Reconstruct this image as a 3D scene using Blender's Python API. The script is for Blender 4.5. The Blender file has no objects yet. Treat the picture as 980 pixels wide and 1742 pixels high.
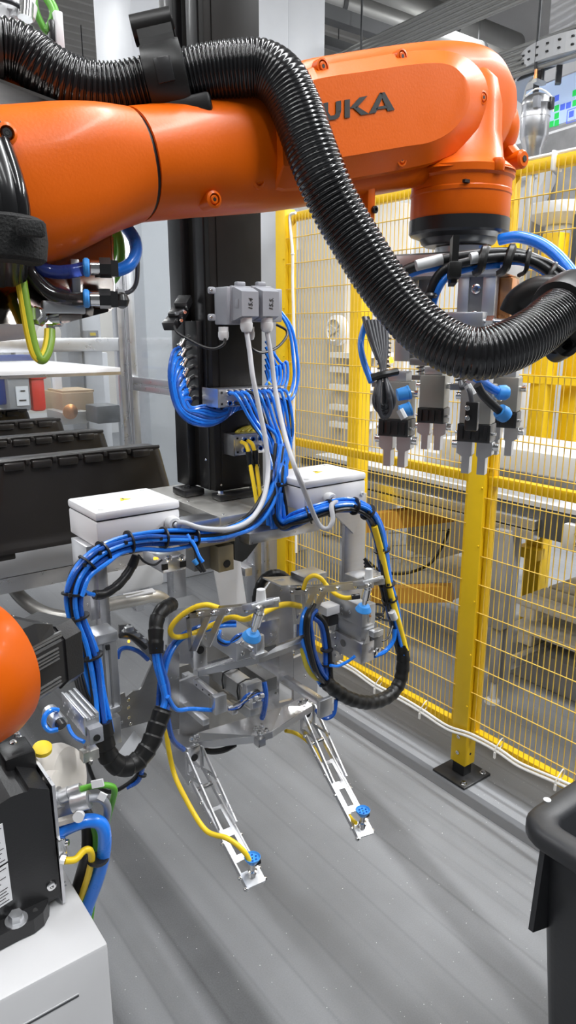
import bpy, bmesh, math, random
from mathutils import Vector as V, Matrix, noise
random.seed(7)
C = bpy.context.scene.collection
S = bpy.context.scene
# ---------------------------------------------------------------- camera, world, lights, exposure
YAW, PITCH, FOC, EYE = math.radians(36.7), math.radians(14.3), 1200.0, V((0, 0, 1.6))
_c, _s, _ca, _sa = math.cos(PITCH), math.sin(PITCH), math.cos(YAW), math.sin(YAW)
CF, CR, CU = V((_sa*_c, _ca*_c, -_s)), V((_ca, -_sa, 0)), V((_sa*_s, _ca*_s, _c))
cd = bpy.data.cameras.new('camera'); cam = bpy.data.objects.new('camera', cd); C.objects.link(cam)
cd.sensor_fit = 'VERTICAL'; cd.sensor_height = 36; cd.lens = 36*FOC/1742; cd.clip_start = 0.02; cd.clip_end = 100
cam.matrix_world = Matrix(((CR.x, CU.x, -CF.x, 0), (CR.y, CU.y, -CF.y, 0), (CR.z, CU.z, -CF.z, EYE.z), (0, 0, 0, 1)))
S.camera = cam
S.view_settings.view_transform = 'Standard'; S.view_settings.look = 'None'
S.view_settings.gamma = 1; S.view_settings.use_curve_mapping = False
S.view_settings.exposure = -0.12
wd = bpy.data.worlds.new('ambient_fill'); S.world = wd; wd.use_nodes = True  # even ambient fill added to soften the light, no daylight source
wd.node_tree.nodes['Background'].inputs[0].default_value = (0.93, 0.96, 1, 1)
wd.node_tree.nodes['Background'].inputs[1].default_value = 0.13
LAMPS = []      # (x, y, z, length, power): rows of linear hall lamps running along y
for lx, ly, ln, pw in ((-2.6, 1.6, 5, 60), (-0.7, 1.4, 6, 70), (1.35, -0.5, 4.6, 205), (4.4, -0.2, 4.4, 340), (0.8, 6.2, 4, 110), (3.6, 7.4, 4, 110), (-2.2, 6.0, 4, 100), (5.6, 4.5, 6, 110)):
    ld = bpy.data.lights.new('hall_lamp_light', 'AREA'); ld.shape = 'RECTANGLE'; ld.size = 0.16; ld.size_y = ln; ld.energy = pw
    ld.color = (0.965, 0.985, 1.0)
    lo = bpy.data.objects.new('hall_lamp_light', ld); lo.location = (lx, ly, 4.30); C.objects.link(lo)
    LAMPS.append((lx, ly, ln))

# ---------------------------------------------------------------- helpers
def at(px, py, d=None, x=None, y=None, z=None):
    """the world point seen at a pixel, on the plane x=, y= or z= or at depth d"""
    r = CF + CR*((px-490)/FOC) + CU*((871-py)/FOC)
    if x is not None: d = x/r.x
    elif y is not None: d = y/r.y
    elif z is not None: d = (z-1.6)/r.z
    return EYE + r*d
def path(pts, **k):
    out = []
    for p in pts:
        if len(p) == 3: out.append(at(p[0], p[1], d=p[2]))
        else: out.append(at(p[0], p[1], **k))
    return out
WO = {}
def worigin(o): return WO.get(o.name, V((0, 0, 0)))
def tag(o, label=None, cat=None, group=None, kind=None):
    if label: o['label'] = label
    if cat: o['category'] = cat
    if group: o['group'] = group
    if kind: o['kind'] = kind
    return o
def thing(name, label, cat, loc, group=None):
    o = bpy.data.objects.new(name, None); C.objects.link(o); o.location = loc; WO[o.name] = V(loc)
    o.empty_display_size = 0.05
    return tag(o, label, cat, group)
def spline(pts, res=5, closed=False):
    P = [V(p) for p in pts]; n = len(P); out = []
    if n < 3 and not closed: return P
    rng = range(n) if closed else range(n-1)
    for i in rng:
        a = P[(i-1) % n] if (closed or i > 0) else P[0]*2-P[1]
        b = P[i]; c = P[(i+1) % n]
        d = P[(i+2) % n] if (closed or i < n-2) else P[-1]*2-P[-2]
        for k in range(res):
            t = k/res
            out.append(0.5*((2*b)+(c-a)*t+(2*a-5*b+4*c-d)*t*t+(3*b-a-3*c+d)*t**3))
    if not closed: out.append(P[-1])
    return out
def frames(P):
    T = []
    for i in range(len(P)):
        t = P[min(i+1, len(P)-1)]-P[max(i-1, 0)]
        T.append(t.normalized() if t.length > 1e-9 else V((0, 0, 1)))
    n = T[0].orthogonal().normalized(); fr = []
    for t in T:
        n = n-t*n.dot(t)
        n = n.normalized() if n.length > 1e-6 else t.orthogonal().normalized()
        fr.append((t, n, t.cross(n)))
    return fr
def basis(ax):
    ax = V(ax).normalized(); n = ax.orthogonal().normalized(); return ax, n, ax.cross(n)
class B:
    """collects shapes in world space (through M) and links them as ONE mesh object"""
    def __init__(s, M=None): s.v = []; s.f = []; s.sm = []; s.M = M
    def raw(s, vs, fs, smooth=True):
        o = len(s.v)
        s.v += [(s.M @ V(p)) if s.M else V(p) for p in vs]
        s.f += [[i+o for i in f] for f in fs]; s.sm += [smooth]*len(fs)
        return s
    def box(s, c, d, rot=None, bev=0.0, axes=None):
        c = V(c); hx, hy, hz = d[0]/2, d[1]/2, d[2]/2
        R = rot.to_3x3() if rot else None
        if axes: R = Matrix((axes[0], axes[1], axes[2])).transposed()
        if bev <= 0:
            vs = [V((x, y, z)) for x in (-hx, hx) for y in (-hy, hy) for z in (-hz, hz)]
            fs = [(0, 1, 3, 2), (4, 6, 7, 5), (0, 4, 5, 1), (2, 3, 7, 6), (0, 2, 6, 4), (1, 5, 7, 3)]
        else:
            b = min(bev, hx*.95, hy*.95, hz*.95); bm = bmesh.new(); bmesh.ops.create_cube(bm, size=1)
            for q in bm.verts: q.co = V((q.co.x*2*hx, q.co.y*2*hy, q.co.z*2*hz))
            bmesh.ops.bevel(bm, geom=bm.edges[:], offset=b, segments=2, affect='EDGES', profile=0.5)
            bm.verts.index_update(); vs = [q.co.copy() for q in bm.verts]; fs = [[q.index for q in f.verts] for f in bm.faces]; bm.free()
        if R: vs = [R @ q for q in vs]
        return s.raw([q+c for q in vs], fs, bev > 0)
    def span(s, a, b, bev=0.0):
        a, b = V(a), V(b); return s.box((a+b)/2, [abs(b[i]-a[i]) for i in range(3)], bev=bev)
    def bar(s, p0, p1, w, h, up=(0, 0, 1), bev=0.0):
        """a rectangular bar from p0 to p1: w sideways, h along up"""
        p0, p1 = V(p0), V(p1); X = (p1-p0).normalized(); Y = V(up).cross(X)
        Y = Y.normalized() if Y.length > 1e-6 else X.orthogonal().normalized()
        Z = X.cross(Y); return s.box((p0+p1)/2, ((p1-p0).length, w, h), axes=(X, Y, Z), bev=bev)
    def cyl(s, p0, p1, r0, r1=None, n=16, caps=True):
        p0, p1 = V(p0), V(p1); r1 = r0 if r1 is None else r1; t, a, b = basis(p1-p0); vs = []
        for p, r in ((p0, r0), (p1, r1)):
            vs += [p+(a*math.cos(2*math.pi*k/n)+b*math.sin(2*math.pi*k/n))*r for k in range(n)]
        fs = [(k, (k+1) % n, n+(k+1) % n, n+k) for k in range(n)]
        if caps: fs += [tuple(range(n-1, -1, -1)), tuple(range(n, 2*n))]
        return s.raw(vs, fs)
    def lathe(s, prof, o, ax, n=24, ref=None):
        """prof: (radius, height along ax) pairs"""
        o = V(o); t, a, b = basis(ax); vs = []
        for r, h in prof: vs += [o+t*h+(a*math.cos(2*math.pi*k/n)+b*math.sin(2*math.pi*k/n))*max(r, 1e-5) for k in range(n)]
        fs = []
        for i in range(len(prof)-1):
            fs += [(i*n+k, i*n+(k+1) % n, (i+1)*n+(k+1) % n, (i+1)*n+k) for k in range(n)]
        fs += [tuple(range(n-1, -1, -1)), tuple(range((len(prof)-1)*n, len(prof)*n))]
        return s.raw(vs, fs)
    def tube(s, pts, r, n=8, res=5, raw=False, prof=None, closed=False):
        P = [V(p) for p in pts] if raw else spline(pts, res, closed)
        fr = frames(P); vs = []
        for i, p in enumerate(P):
            t, a, b = fr[i]; rr = prof[i] if prof else r
            vs += [p+(a*math.cos(2*math.pi*k/n)+b*math.sin(2*math.pi*k/n))*rr for k in range(n)]
        m = len(P); fs = [(i*n+k, i*n+(k+1) % n, (i+1)*n+(k+1) % n, (i+1)*n+k) for i in range(m-1) for k in range(n)]
        if closed: fs += [((m-1)*n+k, (m-1)*n+(k+1) % n, (k+1) % n, k) for k in range(n)]
        else: fs += [tuple(range(n-1, -1, -1)), tuple(range((m-1)*n, m*n))]
        return s.raw(vs, fs)
    def prism(s, out, th):
        """a closed 3-D outline, extruded by the vector th"""
        P = [V(p) for p in out]; th = V(th); n = len(P)
        return s.raw(P+[p+th for p in P], [tuple(range(n)), tuple(range(2*n-1, n-1, -1))]+[(k, n+k, n+(k+1) % n, (k+1) % n) for k in range(n)], False)
    def loft(s, rings, smooth=True, caps=True):
        n = len(rings[0]); vs = [p for r in rings for p in r]; m = len(rings)
        fs = [(i*n+k, i*n+(k+1) % n, (i+1)*n+(k+1) % n, (i+1)*n+k) for i in range(m-1) for k in range(n)]
        if caps: fs += [tuple(range(n-1, -1, -1)), tuple(range((m-1)*n, m*n))]
        return s.raw(vs, fs, smooth)
    def bolt(s, p, ax, r=0.004, h=0.004, n=8):
        """pan head with a socket: a lathe with a recessed centre"""
        return s.lathe(((r, 0), (r, h*.75), (r*.8, h), (r*.45, h), (r*.4, h*.4), (0, h*.4)), p, ax, n)
    def hexbolt(s, p, ax, r=0.012, h=0.008):
        p = V(p); ax = V(ax).normalized(); s.cyl(p, p+ax*h*.25, r*1.5, n=20); return s.cyl(p+ax*h*.25, p+ax*h*1.25, r, r*.93, n=6)
    def build(s, name, mat, parent=None, label=None, ang=38, origin=None):
        me = bpy.data.meshes.new(name)
        if parent: o0 = worigin(parent)
        elif origin is not None: o0 = V(origin)
        else:
            mn = [min(p[i] for p in s.v) for i in range(3)]; mx = [max(p[i] for p in s.v) for i in range(3)]
            o0 = V(((mn[0]+mx[0])/2, (mn[1]+mx[1])/2, mn[2]))
        me.from_pydata([p-o0 for p in s.v], [], s.f)
        bm = bmesh.new(); bm.from_mesh(me); bmesh.ops.recalc_face_normals(bm, faces=bm.faces); bm.to_mesh(me); bm.free()
        me.polygons.foreach_set('use_smooth', s.sm); me.materials.append(mat)
        if any(s.sm): me.set_sharp_from_angle(angle=math.radians(ang))
        o = bpy.data.objects.new(name, me); C.objects.link(o)
        if parent: o.parent = parent
        else: o.location = o0
        WO[o.name] = o0
        if label: o['label'] = label
        return o
def copy_tree(o, parent=None):
    c = o.copy(); C.objects.link(c)
    if parent: c.parent = parent
    WO[c.name] = worigin(o).copy()
    for ch in list(o.children): copy_tree(ch, c)
    return c
def link_part(me_obj, parent, loc):
    """one more copy of an alike piece, sharing its mesh"""
    c = me_obj.copy(); C.objects.link(c); c.parent = parent; c.location = V(loc)-worigin(parent); return c
def struct(b, name, mat, **k): return tag(b.build(name, mat, **k), kind='structure')
def solo(b, name, mat, label, cat, group=None, **k): return tag(b.build(name, mat, **k), label, cat, group)

# ---------------------------------------------------------------- materials
def mat(name, col, rough=0.5, metal=0.0, var=0.06, scale=18, bump=0.0, bscale=120, coat=0.0, rvar=0.08, stretch=None, trans=0.0, emit=None, estr=0, alpha=1.0, spec=0.5):
    m = bpy.data.materials.new(name); m.use_nodes = True; N = m.node_tree.nodes; L = m.node_tree.links; b = N['Principled BSDF']
    tc = N.new('ShaderNodeTexCoord'); mp = N.new('ShaderNodeMapping'); L.new(tc.outputs['Object'], mp.inputs[0])
    if stretch: mp.inputs['Scale'].default_value = stretch
    nz = N.new('ShaderNodeTexNoise'); nz.inputs['Scale'].default_value = scale; nz.inputs['Detail'].default_value = 4; L.new(mp.outputs[0], nz.inputs['Vector'])
    mx = N.new('ShaderNodeMix'); mx.data_type = 'RGBA'; L.new(nz.outputs['Fac'], mx.inputs[0])
    mx.inputs[6].default_value = tuple(max(0, c*(1-var)) for c in col)+(1,); mx.inputs[7].default_value = tuple(min(1, c*(1+var)) for c in col)+(1,)
    L.new(mx.outputs[2], b.inputs['Base Color'])
    mr = N.new('ShaderNodeMapRange'); L.new(nz.outputs['Fac'], mr.inputs[0]); mr.inputs[3].default_value = max(0.02, rough-rvar); mr.inputs[4].default_value = min(1, rough+rvar)
    L.new(mr.outputs[0], b.inputs['Roughness'])
    b.inputs['Metallic'].default_value = metal; b.inputs['Coat Weight'].default_value = coat; b.inputs['Coat Roughness'].default_value = 0.12
    b.inputs['Specular IOR Level'].default_value = spec
    if trans: b.inputs['Transmission Weight'].default_value = trans; b.inputs['IOR'].default_value = 1.2
    if alpha < 1: b.inputs['Alpha'].default_value = alpha
    if emit: b.inputs['Emission Color'].default_value = tuple(emit)+(1,); b.inputs['Emission Strength'].default_value = estr
    if bump:
        n2 = N.new('ShaderNodeTexNoise'); n2.inputs['Scale'].default_value = bscale; n2.inputs['Detail'].default_value = 3; L.new(mp.outputs[0], n2.inputs['Vector'])
        bp = N.new('ShaderNodeBump'); bp.inputs['Strength'].default_value = bump; bp.inputs['Distance'].default_value = 0.002
        L.new(n2.outputs['Fac'], bp.inputs['Height']); L.new(bp.outputs[0], b.inputs['Normal'])
    return m
ORANGE = mat('orange_paint', (0.68, 0.112, 0.002), 0.38, bump=0.08, bscale=260, coat=0.06, var=.04, spec=.22)
YELLOW = mat('yellow_paint', (0.82, 0.525, 0.008), 0.42, var=.05, coat=.05, spec=.35)
WIREY = mat('yellow_wire_paint', (0.76, 0.50, 0.07), 0.4)
BLACKP = mat('black_paint', (0.012, 0.012, 0.013), 0.34, bump=.05, coat=.2)
CASTBLK = mat('black_cast_paint', (0.014, 0.014, 0.015), 0.36, bump=.14, bscale=300)
ANOD = mat('black_anodised', (0.009, 0.008, 0.007), 0.42, spec=.32)
RUBBER = mat('black_rubber', (0.011, 0.011, 0.012), 0.30, coat=.3, rvar=.05)
HOSEM = mat('black_hose_plastic', (0.010, 0.010, 0.011), 0.20, coat=.25, rvar=.05, spec=.45)
PLASTB = mat('black_plastic', (0.011, 0.011, 0.011), 0.38, bump=.05, spec=.38)
BINP = mat('black_bin_plastic', (0.025, 0.026, 0.029), 0.42, bump=.12, bscale=90, var=.2, scale=9)
COVERP = mat('black_moulded_plastic', (0.016, 0.014, 0.013), 0.33, bump=.05, spec=.45)
BLUE = mat('blue_tube', (0.015, 0.21, 0.84), 0.28, coat=.3)
BLUED = mat('dark_blue_tube', (0.012, 0.09, 0.42), 0.28, coat=.3)
BLUEL = mat('light_blue_plastic', (0.05, 0.30, 0.78), 0.42)
YCAB = mat('yellow_cable', (0.90, 0.62, 0.02), 0.4)
YDULL = mat('olive_yellow_tube', (0.62, 0.52, 0.04), 0.35)
GCAB = mat('green_cable', (0.10, 0.36, 0.03), 0.42)
GREYC = mat('grey_cable', (0.46, 0.47, 0.50), 0.42)
GREYD = mat('dark_grey_cable', (0.05, 0.052, 0.06), 0.4)
WHITEC = mat('white_cable', (0.82, 0.80, 0.76), 0.42)
CABB = mat('black_cable', (0.012, 0.012, 0.013), 0.36)
WHITEP = mat('white_paint', (0.78, 0.78, 0.80), 0.35, var=.02)
PEDP = mat('pedestal_paint', (0.52, 0.52, 0.53), 0.4, var=.02)
LEGP = mat('grey_leg_paint', (0.27, 0.27, 0.28), 0.45)
PILLARP = mat('pillar_paint', (0.56, 0.575, 0.605), 0.42, var=.03)
WHITEM = mat('warm_white_panel', (0.60, 0.565, 0.52), 0.5, var=.03)
LGREY = mat('light_grey_paint', (0.55, 0.56, 0.58), 0.42, var=.03)
MGREY = mat('mid_grey_paint', (0.28, 0.28, 0.29), 0.45)
HOODG = mat('grey_connector_plastic', (0.27, 0.28, 0.31), 0.36)
GLAND = mat('pale_grey_nylon', (0.62, 0.63, 0.64), 0.4)
ALU = mat('aluminium', (0.72, 0.72, 0.74), 0.30, 1.0, var=.05, scale=30)
ALUB = mat('brushed_aluminium', (0.68, 0.68, 0.70), 0.33, .95, var=.07, scale=5, stretch=(1, 1, 30), rvar=.05)
ALUP = mat('polished_aluminium', (0.86, 0.86, 0.87), 0.26, 1.0, var=.03)
ALUM = mat('matt_aluminium', (0.62, 0.63, 0.65), 0.36, 0.9, var=.06)
STEEL = mat('ground_steel', (0.60, 0.585, 0.55), 0.40, .9, var=.12, scale=40, rvar=.12)
CHROME = mat('bright_steel', (0.80, 0.80, 0.80), 0.16, 1.0)
BROWNST = mat('polished_steel_plate', (0.50, 0.46, 0.43), 0.14, 1.0, var=.05)
BRONZE = mat('bronze_anodised', (0.34, 0.29, 0.19), 0.36, .6)
CASTAL = mat('cast_aluminium', (0.58, 0.57, 0.55), 0.45, .7, bump=.2)
COPPER = mat('copper_braid', (0.75, 0.34, 0.14), 0.3, 1.0)
OLIVEM = mat('hard_anodised_body', (0.33, 0.32, 0.29), 0.4, .5)
GPARK = mat('grey_anodised', (0.25, 0.25, 0.25), 0.38, .6)
RED = mat('red_plastic', (0.70, 0.03, 0.02), 0.4)
NAVY = mat('navy_plastic', (0.02, 0.05, 0.25), 0.4)
CARD = mat('cardboard', (0.48, 0.35, 0.22), 0.8)
INK = mat('black_ink', (0.01, 0.01, 0.01), 0.5)
YSIGN = mat('sign_yellow', (0.90, 0.66, 0.03), 0.5)
PAPER = mat('white_label', (0.78, 0.78, 0.80), 0.5, var=.02)
DARKST = mat('painted_dark_steel', (0.055, 0.058, 0.062), 0.5)
CONC = mat('pallet_board', (0.68, 0.65, 0.60), 0.75, var=.3, scale=30, bump=.4, bscale=60)
PIPEG = mat('galvanised_pipe', (0.34, 0.34, 0.33), 0.42, .55, var=.1, scale=6)
LEDA = mat('amber_led', (0.9, 0.45, 0.02), 0.3, emit=(1, .5, .02), estr=4)
LAMPM = mat('lamp_diffuser', (0.9, 0.9, 0.9), 0.5, emit=(1, .98, .95), estr=9)
SCRBG = mat('screen_background', (0.50, 0.64, 0.90), 0.4, emit=(.50, .64, .92), estr=.55)
SCRG = mat('screen_green', (0.02, 0.55, 0.10), 0.4, emit=(.02, .60, .10), estr=.7)
SCRB = mat('screen_blue', (0.08, 0.14, 0.70), 0.4, emit=(.09, .16, .75), estr=.7)
def glassy():
    m = bpy.data.materials.new('clear_polycarbonate'); m.use_nodes = True; N = m.node_tree.nodes; L = m.node_tree.links
    N.remove(N['Principled BSDF']); tr = N.new('ShaderNodeBsdfTransparent'); gl = N.new('ShaderNodeBsdfGlossy'); mx = N.new('ShaderNodeMixShader'); fz = N.new('ShaderNodeBsdfDiffuse'); m2 = N.new('ShaderNodeMixShader')
    tr.inputs[0].default_value = (.93, .95, .96, 1); gl.inputs['Roughness'].default_value = .05; gl.inputs[0].default_value = (.9, .9, .9, 1)
    fw = N.new('ShaderNodeLayerWeight'); fw.inputs[0].default_value = .5; fp_ = N.new('ShaderNodeMath'); fp_.operation = 'POWER'; fp_.inputs[1].default_value = 4; L.new(fw.outputs['Facing'], fp_.inputs[0]); fr = N.new('ShaderNodeMapRange'); fr.inputs[3].default_value = .03; fr.inputs[4].default_value = .6; L.new(fp_.outputs[0], fr.inputs[0]); nz = N.new('ShaderNodeTexNoise'); nz.inputs['Scale'].default_value = 3
    mr = N.new('ShaderNodeMapRange'); L.new(nz.outputs['Fac'], mr.inputs[0]); mr.inputs[3].default_value = .01; mr.inputs[4].default_value = .07
    fz.inputs[0].default_value = (.8, .82, .86, 1)
    L.new(mr.outputs[0], m2.inputs[0]); L.new(tr.outputs[0], m2.inputs[1]); L.new(fz.outputs[0], m2.inputs[2])
    L.new(fr.outputs[0], mx.inputs[0]); L.new(m2.outputs[0], mx.inputs[1]); L.new(gl.outputs[0], mx.inputs[2])
    L.new(mx.outputs[0], N['Material Output'].inputs[0]); return m
GLASS = glassy()
def clearhose(name, col):
    return mat(name, col, 0.08, trans=.75, coat=.6, rvar=.02)
CLBLUE = clearhose('translucent_blue_hose', (0.10, 0.18, 0.75)); CLBLK = clearhose('translucent_black_hose', (0.06, 0.05, 0.05))
def floor_mat():
    m = bpy.data.materials.new('coated_concrete'); m.use_nodes = True; N = m.node_tree.nodes; L = m.node_tree.links; b = N['Principled BSDF']
    tc = N.new('ShaderNodeTexCoord'); 
    def nz(scale, vec=(1, 1, 1), det=4):
        mp = N.new('ShaderNodeMapping'); mp.inputs['Scale'].default_value = vec; L.new(tc.outputs['Object'], mp.inputs[0])
        n = N.new('ShaderNodeTexNoise'); n.inputs['Scale'].default_value = scale; n.inputs['Detail'].default_value = det; L.new(mp.outputs[0], n.inputs['Vector']); return n.outputs['Fac']
    def math_(op, a, c, clamp=False):
        q = N.new('ShaderNodeMath'); q.operation = op; q.use_clamp = clamp
        for i, w in enumerate((a, c)):
            if isinstance(w, (int, float)): q.inputs[i].default_value = w
            else: L.new(w, q.inputs[i])
        return q.outputs[0]
    big = nz(1.6); streak = nz(6, (1, .05, 1), 3); fine = nz(260, (1, 1, 1), 2); blot = nz(7)
    # thin darker lines, running along y every 10 cm or so
    sx = N.new('ShaderNodeSeparateXYZ'); L.new(tc.outputs['Object'], sx.inputs[0])
    wob = math_('MULTIPLY', math_('SUBTRACT', nz(1.2, (1, .3, 1), 2), .5), .03)
    fx = math_('FRACT', math_('MULTIPLY', math_('ADD', sx.outputs[0], wob), 9.5), 0)
    ln = math_('SUBTRACT', 1, math_('MULTIPLY', math_('ABSOLUTE', math_('SUBTRACT', fx, .5), 0), 14), True)
    ln = math_('MULTIPLY', ln, math_('MULTIPLY', math_('SUBTRACT', streak, .25), 1.4, True), True)
    v = math_('ADD', math_('MULTIPLY', math_('SUBTRACT', big, .5), .10), math_('MULTIPLY', math_('SUBTRACT', streak, .5), .10))
    v = math_('ADD', v, math_('MULTIPLY', math_('SUBTRACT', blot, .5), .05))
    v = math_('ADD', v, math_('MULTIPLY', math_('SUBTRACT', fine, .5), .06))
    v = math_('SUBTRACT', v, math_('MULTIPLY', ln, .075))
    # wide darker bands with soft edges, subtracted from the floor tone
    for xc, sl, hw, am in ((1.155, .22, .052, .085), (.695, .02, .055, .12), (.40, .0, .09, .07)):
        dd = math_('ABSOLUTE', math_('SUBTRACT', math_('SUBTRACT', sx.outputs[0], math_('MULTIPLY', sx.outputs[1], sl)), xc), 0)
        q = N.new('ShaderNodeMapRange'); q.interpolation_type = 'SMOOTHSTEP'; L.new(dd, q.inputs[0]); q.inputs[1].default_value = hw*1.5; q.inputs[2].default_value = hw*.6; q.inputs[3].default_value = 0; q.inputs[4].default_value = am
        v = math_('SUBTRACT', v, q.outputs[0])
    # white quartz flecks
    vo = N.new('ShaderNodeTexVoronoi'); vo.inputs['Scale'].default_value = 60; L.new(tc.outputs['Object'], vo.inputs['Vector'])
    fl = math_('MULTIPLY', math_('LESS_THAN', vo.outputs['Distance'], .072), math_('GREATER_THAN', nz(31), .53))
    v = math_('MAXIMUM', math_('ADD', v, .240), .05)
    cb = N.new('ShaderNodeCombineColor'); L.new(math_('MULTIPLY', v, .975), cb.inputs[0]); L.new(v, cb.inputs[1]); L.new(math_('MULTIPLY', v, 1.05), cb.inputs[2])
    mx = N.new('ShaderNodeMix'); mx.data_type = 'RGBA'; L.new(fl, mx.inputs[0]); L.new(cb.outputs[0], mx.inputs[6]); mx.inputs[7].default_value = (.75, .75, .75, 1)
    L.new(mx.outputs[2], b.inputs['Base Color'])
    mr = N.new('ShaderNodeMapRange'); L.new(streak, mr.inputs[0]); mr.inputs[3].default_value = .36; mr.inputs[4].default_value = .56; L.new(mr.outputs[0], b.inputs['Roughness'])
    bp = N.new('ShaderNodeBump'); bp.inputs['Strength'].default_value = .12; bp.inputs['Distance'].default_value = .002; L.new(fine, bp.inputs['Height']); L.new(bp.outputs[0], b.inputs['Normal'])
    return m
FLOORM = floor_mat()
# ---------------------------------------------------------------- the setting
def ybox(x0, x1, t, b, y, dy, bev=0.0, bb=None):
    """box whose near face lies in the plane y: pixel columns x0..x1, rows t..b read at the middle"""
    bb = bb or B(); xm, ym = (x0+x1)/2, (t+b)/2
    p, q, u, w = at(x0, ym, y=y), at(x1, ym, y=y), at(xm, t, y=y), at(xm, b, y=y)
    return bb.span((p.x, y, w.z), (q.x, y+dy, u.z), bev)
def yfloor(x0, x1, t, b, y, dy, bev=0.0, bb=None):
    bb = bb or B(); xm, ym = (x0+x1)/2, (t+b)/2
    p, q, u = at(x0, ym, y=y), at(x1, ym, y=y), at(xm, t, y=y)
    return bb.span((p.x, y, 0), (q.x, y+dy, u.z), bev)
def xbox(x0, x1, t, b, x, dx, bev=0.0, bb=None):
    bb = bb or B(); xm, ym = (x0+x1)/2, (t+b)/2
    p, q, u, w = at(x0, ym, x=x), at(x1, ym, x=x), at(xm, t, x=x), at(xm, b, x=x)
    return bb.span((x, p.y, w.z), (x+dx, q.y, u.z), bev)
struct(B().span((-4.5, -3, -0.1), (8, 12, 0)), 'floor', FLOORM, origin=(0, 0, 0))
b = B()                                             # trapezoidal roof deck, ribs along x
y = -1.0
while y < 12:
    b.prism([(-4.5, y, 5.0), (-4.5, y+.05, 5.0), (-4.5, y+.09, 5.09), (-4.5, y+.16, 5.09), (-4.5, y+.20, 5.0), (-4.5, y+.2, 5.12), (-4.5, y, 5.12)], (12.5, 0, 0)); y += .20
struct(b, 'ceiling', mat('roof_deck_paint', (0.36, 0.35, 0.33), .5))
WALLM = mat('hall_wall_paint', (0.66, 0.66, 0.67), .6, var=.03)
struct(B().span((-4.5, 11, 0), (8, 11.2, 5)), 'wall_back', WALLM)
struct(B().span((7.0, -3, 0), (7.2, 11, 5)), 'wall_right', WALLM)
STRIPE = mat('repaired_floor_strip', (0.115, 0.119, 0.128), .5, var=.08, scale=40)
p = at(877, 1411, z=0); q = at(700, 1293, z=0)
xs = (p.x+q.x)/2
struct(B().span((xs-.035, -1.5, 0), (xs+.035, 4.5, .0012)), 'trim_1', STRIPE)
# lamps on the ceiling (their light is the area light just below each)
for i, (lx, ly, ln) in enumerate(LAMPS):
    vis = ['above the pedestal', 'above the robot', 'above the tooling', 'over the table behind the fence', 'beyond the white pillar', 'towards the back wall', 'over the far left corner', 'over the machine bay'][i]
    t = thing('ceiling_lamp', 'long linear ceiling lamp hanging '+vis, 'ceiling lamp', (lx, ly, 4.32), 'linear ceiling lamps')
    B().span((lx-.1, ly-ln/2, 4.33), (lx+.1, ly+ln/2, 4.40), .01).build('housing', WHITEP, t)
    B().span((lx-.08, ly-ln/2+.02, 4.315), (lx+.08, ly+ln/2-.02, 4.33)).build('diffuser', LAMPM, t)
    for s in (-1, 1):
        B().cyl((lx, ly+s*ln*.35, 4.4), (lx, ly+s*ln*.35, 5.02), .006, n=6).build('hanger', DARKST, t)
# overhead ducts and beams (run along x)
t = thing('spot_lamp', 'small bright spot lamp hanging beside the white pillar', 'lamp', at(594, 12, d=6.0))
a = at(594, 10, d=6.0); B().lathe(((.005, -.05), (.03, -.045), (.045, -.02), (.04, .02), (.02, .05)), a, (0, 0, 1), 20).build('bulb', mat('spot_bulb', (.9, .9, .9), .4, emit=(1, .97, .92), estr=14), t)
B().cyl(a+V((0, 0, .04)), a+V((0, 0, .12)), .035, n=16).build('socket', DARKST, t); B().cyl(a+V((0, 0, .1)), (a.x, a.y, 5.0), .008, n=6).build('cord', DARKST, t)
def xrun(name, label, cat, p0, px1, r, m, square=False, grp=None):
    a = at(*p0[:2], z=p0[2]); x1 = px1
    t = thing(name, label, cat, a, grp)
    if square: B().span((-2, a.y-r, a.z-r), (x1, a.y+r, a.z+r)).build('beam', m, t)
    else:
        B().cyl((-1.5, a.y, a.z), (x1, a.y, a.z), r, n=24).build('pipe', m, t)
        for k in range(5):
            xx = -1.0+k*1.7
            B().cyl((xx, a.y, a.z), (xx+.04, a.y, a.z), r*1.06, n=24).build('flange', DARKST, t)
            B().cyl((xx+.02, a.y, a.z+r), (xx+.02, a.y, 5.0), .006, n=6).build('hanger', DARKST, t)
xrun('ventilation_duct', 'round grey ventilation duct, lower of the two under the roof', 'duct', (640, 30, 4.1), 6.6, .10, PIPEG)
xrun('ventilation_duct', 'round pale grey ventilation duct, higher and farther one under the roof', 'duct', (700, 14, 4.45), 6.8, .13, PIPEG)
xrun('roof_beam', 'dark steel beam crossing below the grey ducts', 'beam', (640, 52, 3.75), 5.6, .045, DARKST, True)
xrun('roof_beam', 'dark steel beam running behind the wrist of the orange arm', 'beam', (640, 98, 3.7), 5.2, .03, DARKST, True)
# overhead tube racks: two racks of thin grey tubes running along y
for nm, z0, xo, n in (('upper', 3.42, 0.0, 7), ('lower', 3.05, 0.02, 6)):
    t = thing('tube_rack', 'bundle of parallel thin grey tubes hung overhead, %s of the two bundles' % nm, 'pipe rack', (3.85+xo, 3.5, z0), 'overhead tube racks')
    for k in range(n):
        B().cyl((3.80+xo+.012*k, 1.0, z0+.033*k), (3.80+xo+.012*k, 9.0, z0+.033*k), .0125, n=10).build('tube', PIPEG, t)
    for yy in (2.75, 4.2, 5.8):
        B().span((3.775+xo, yy, z0-.02), (3.783+xo, yy+.014, 5.0 if nm == 'upper' else 3.40)).build('strap', DARKST, t)
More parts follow.
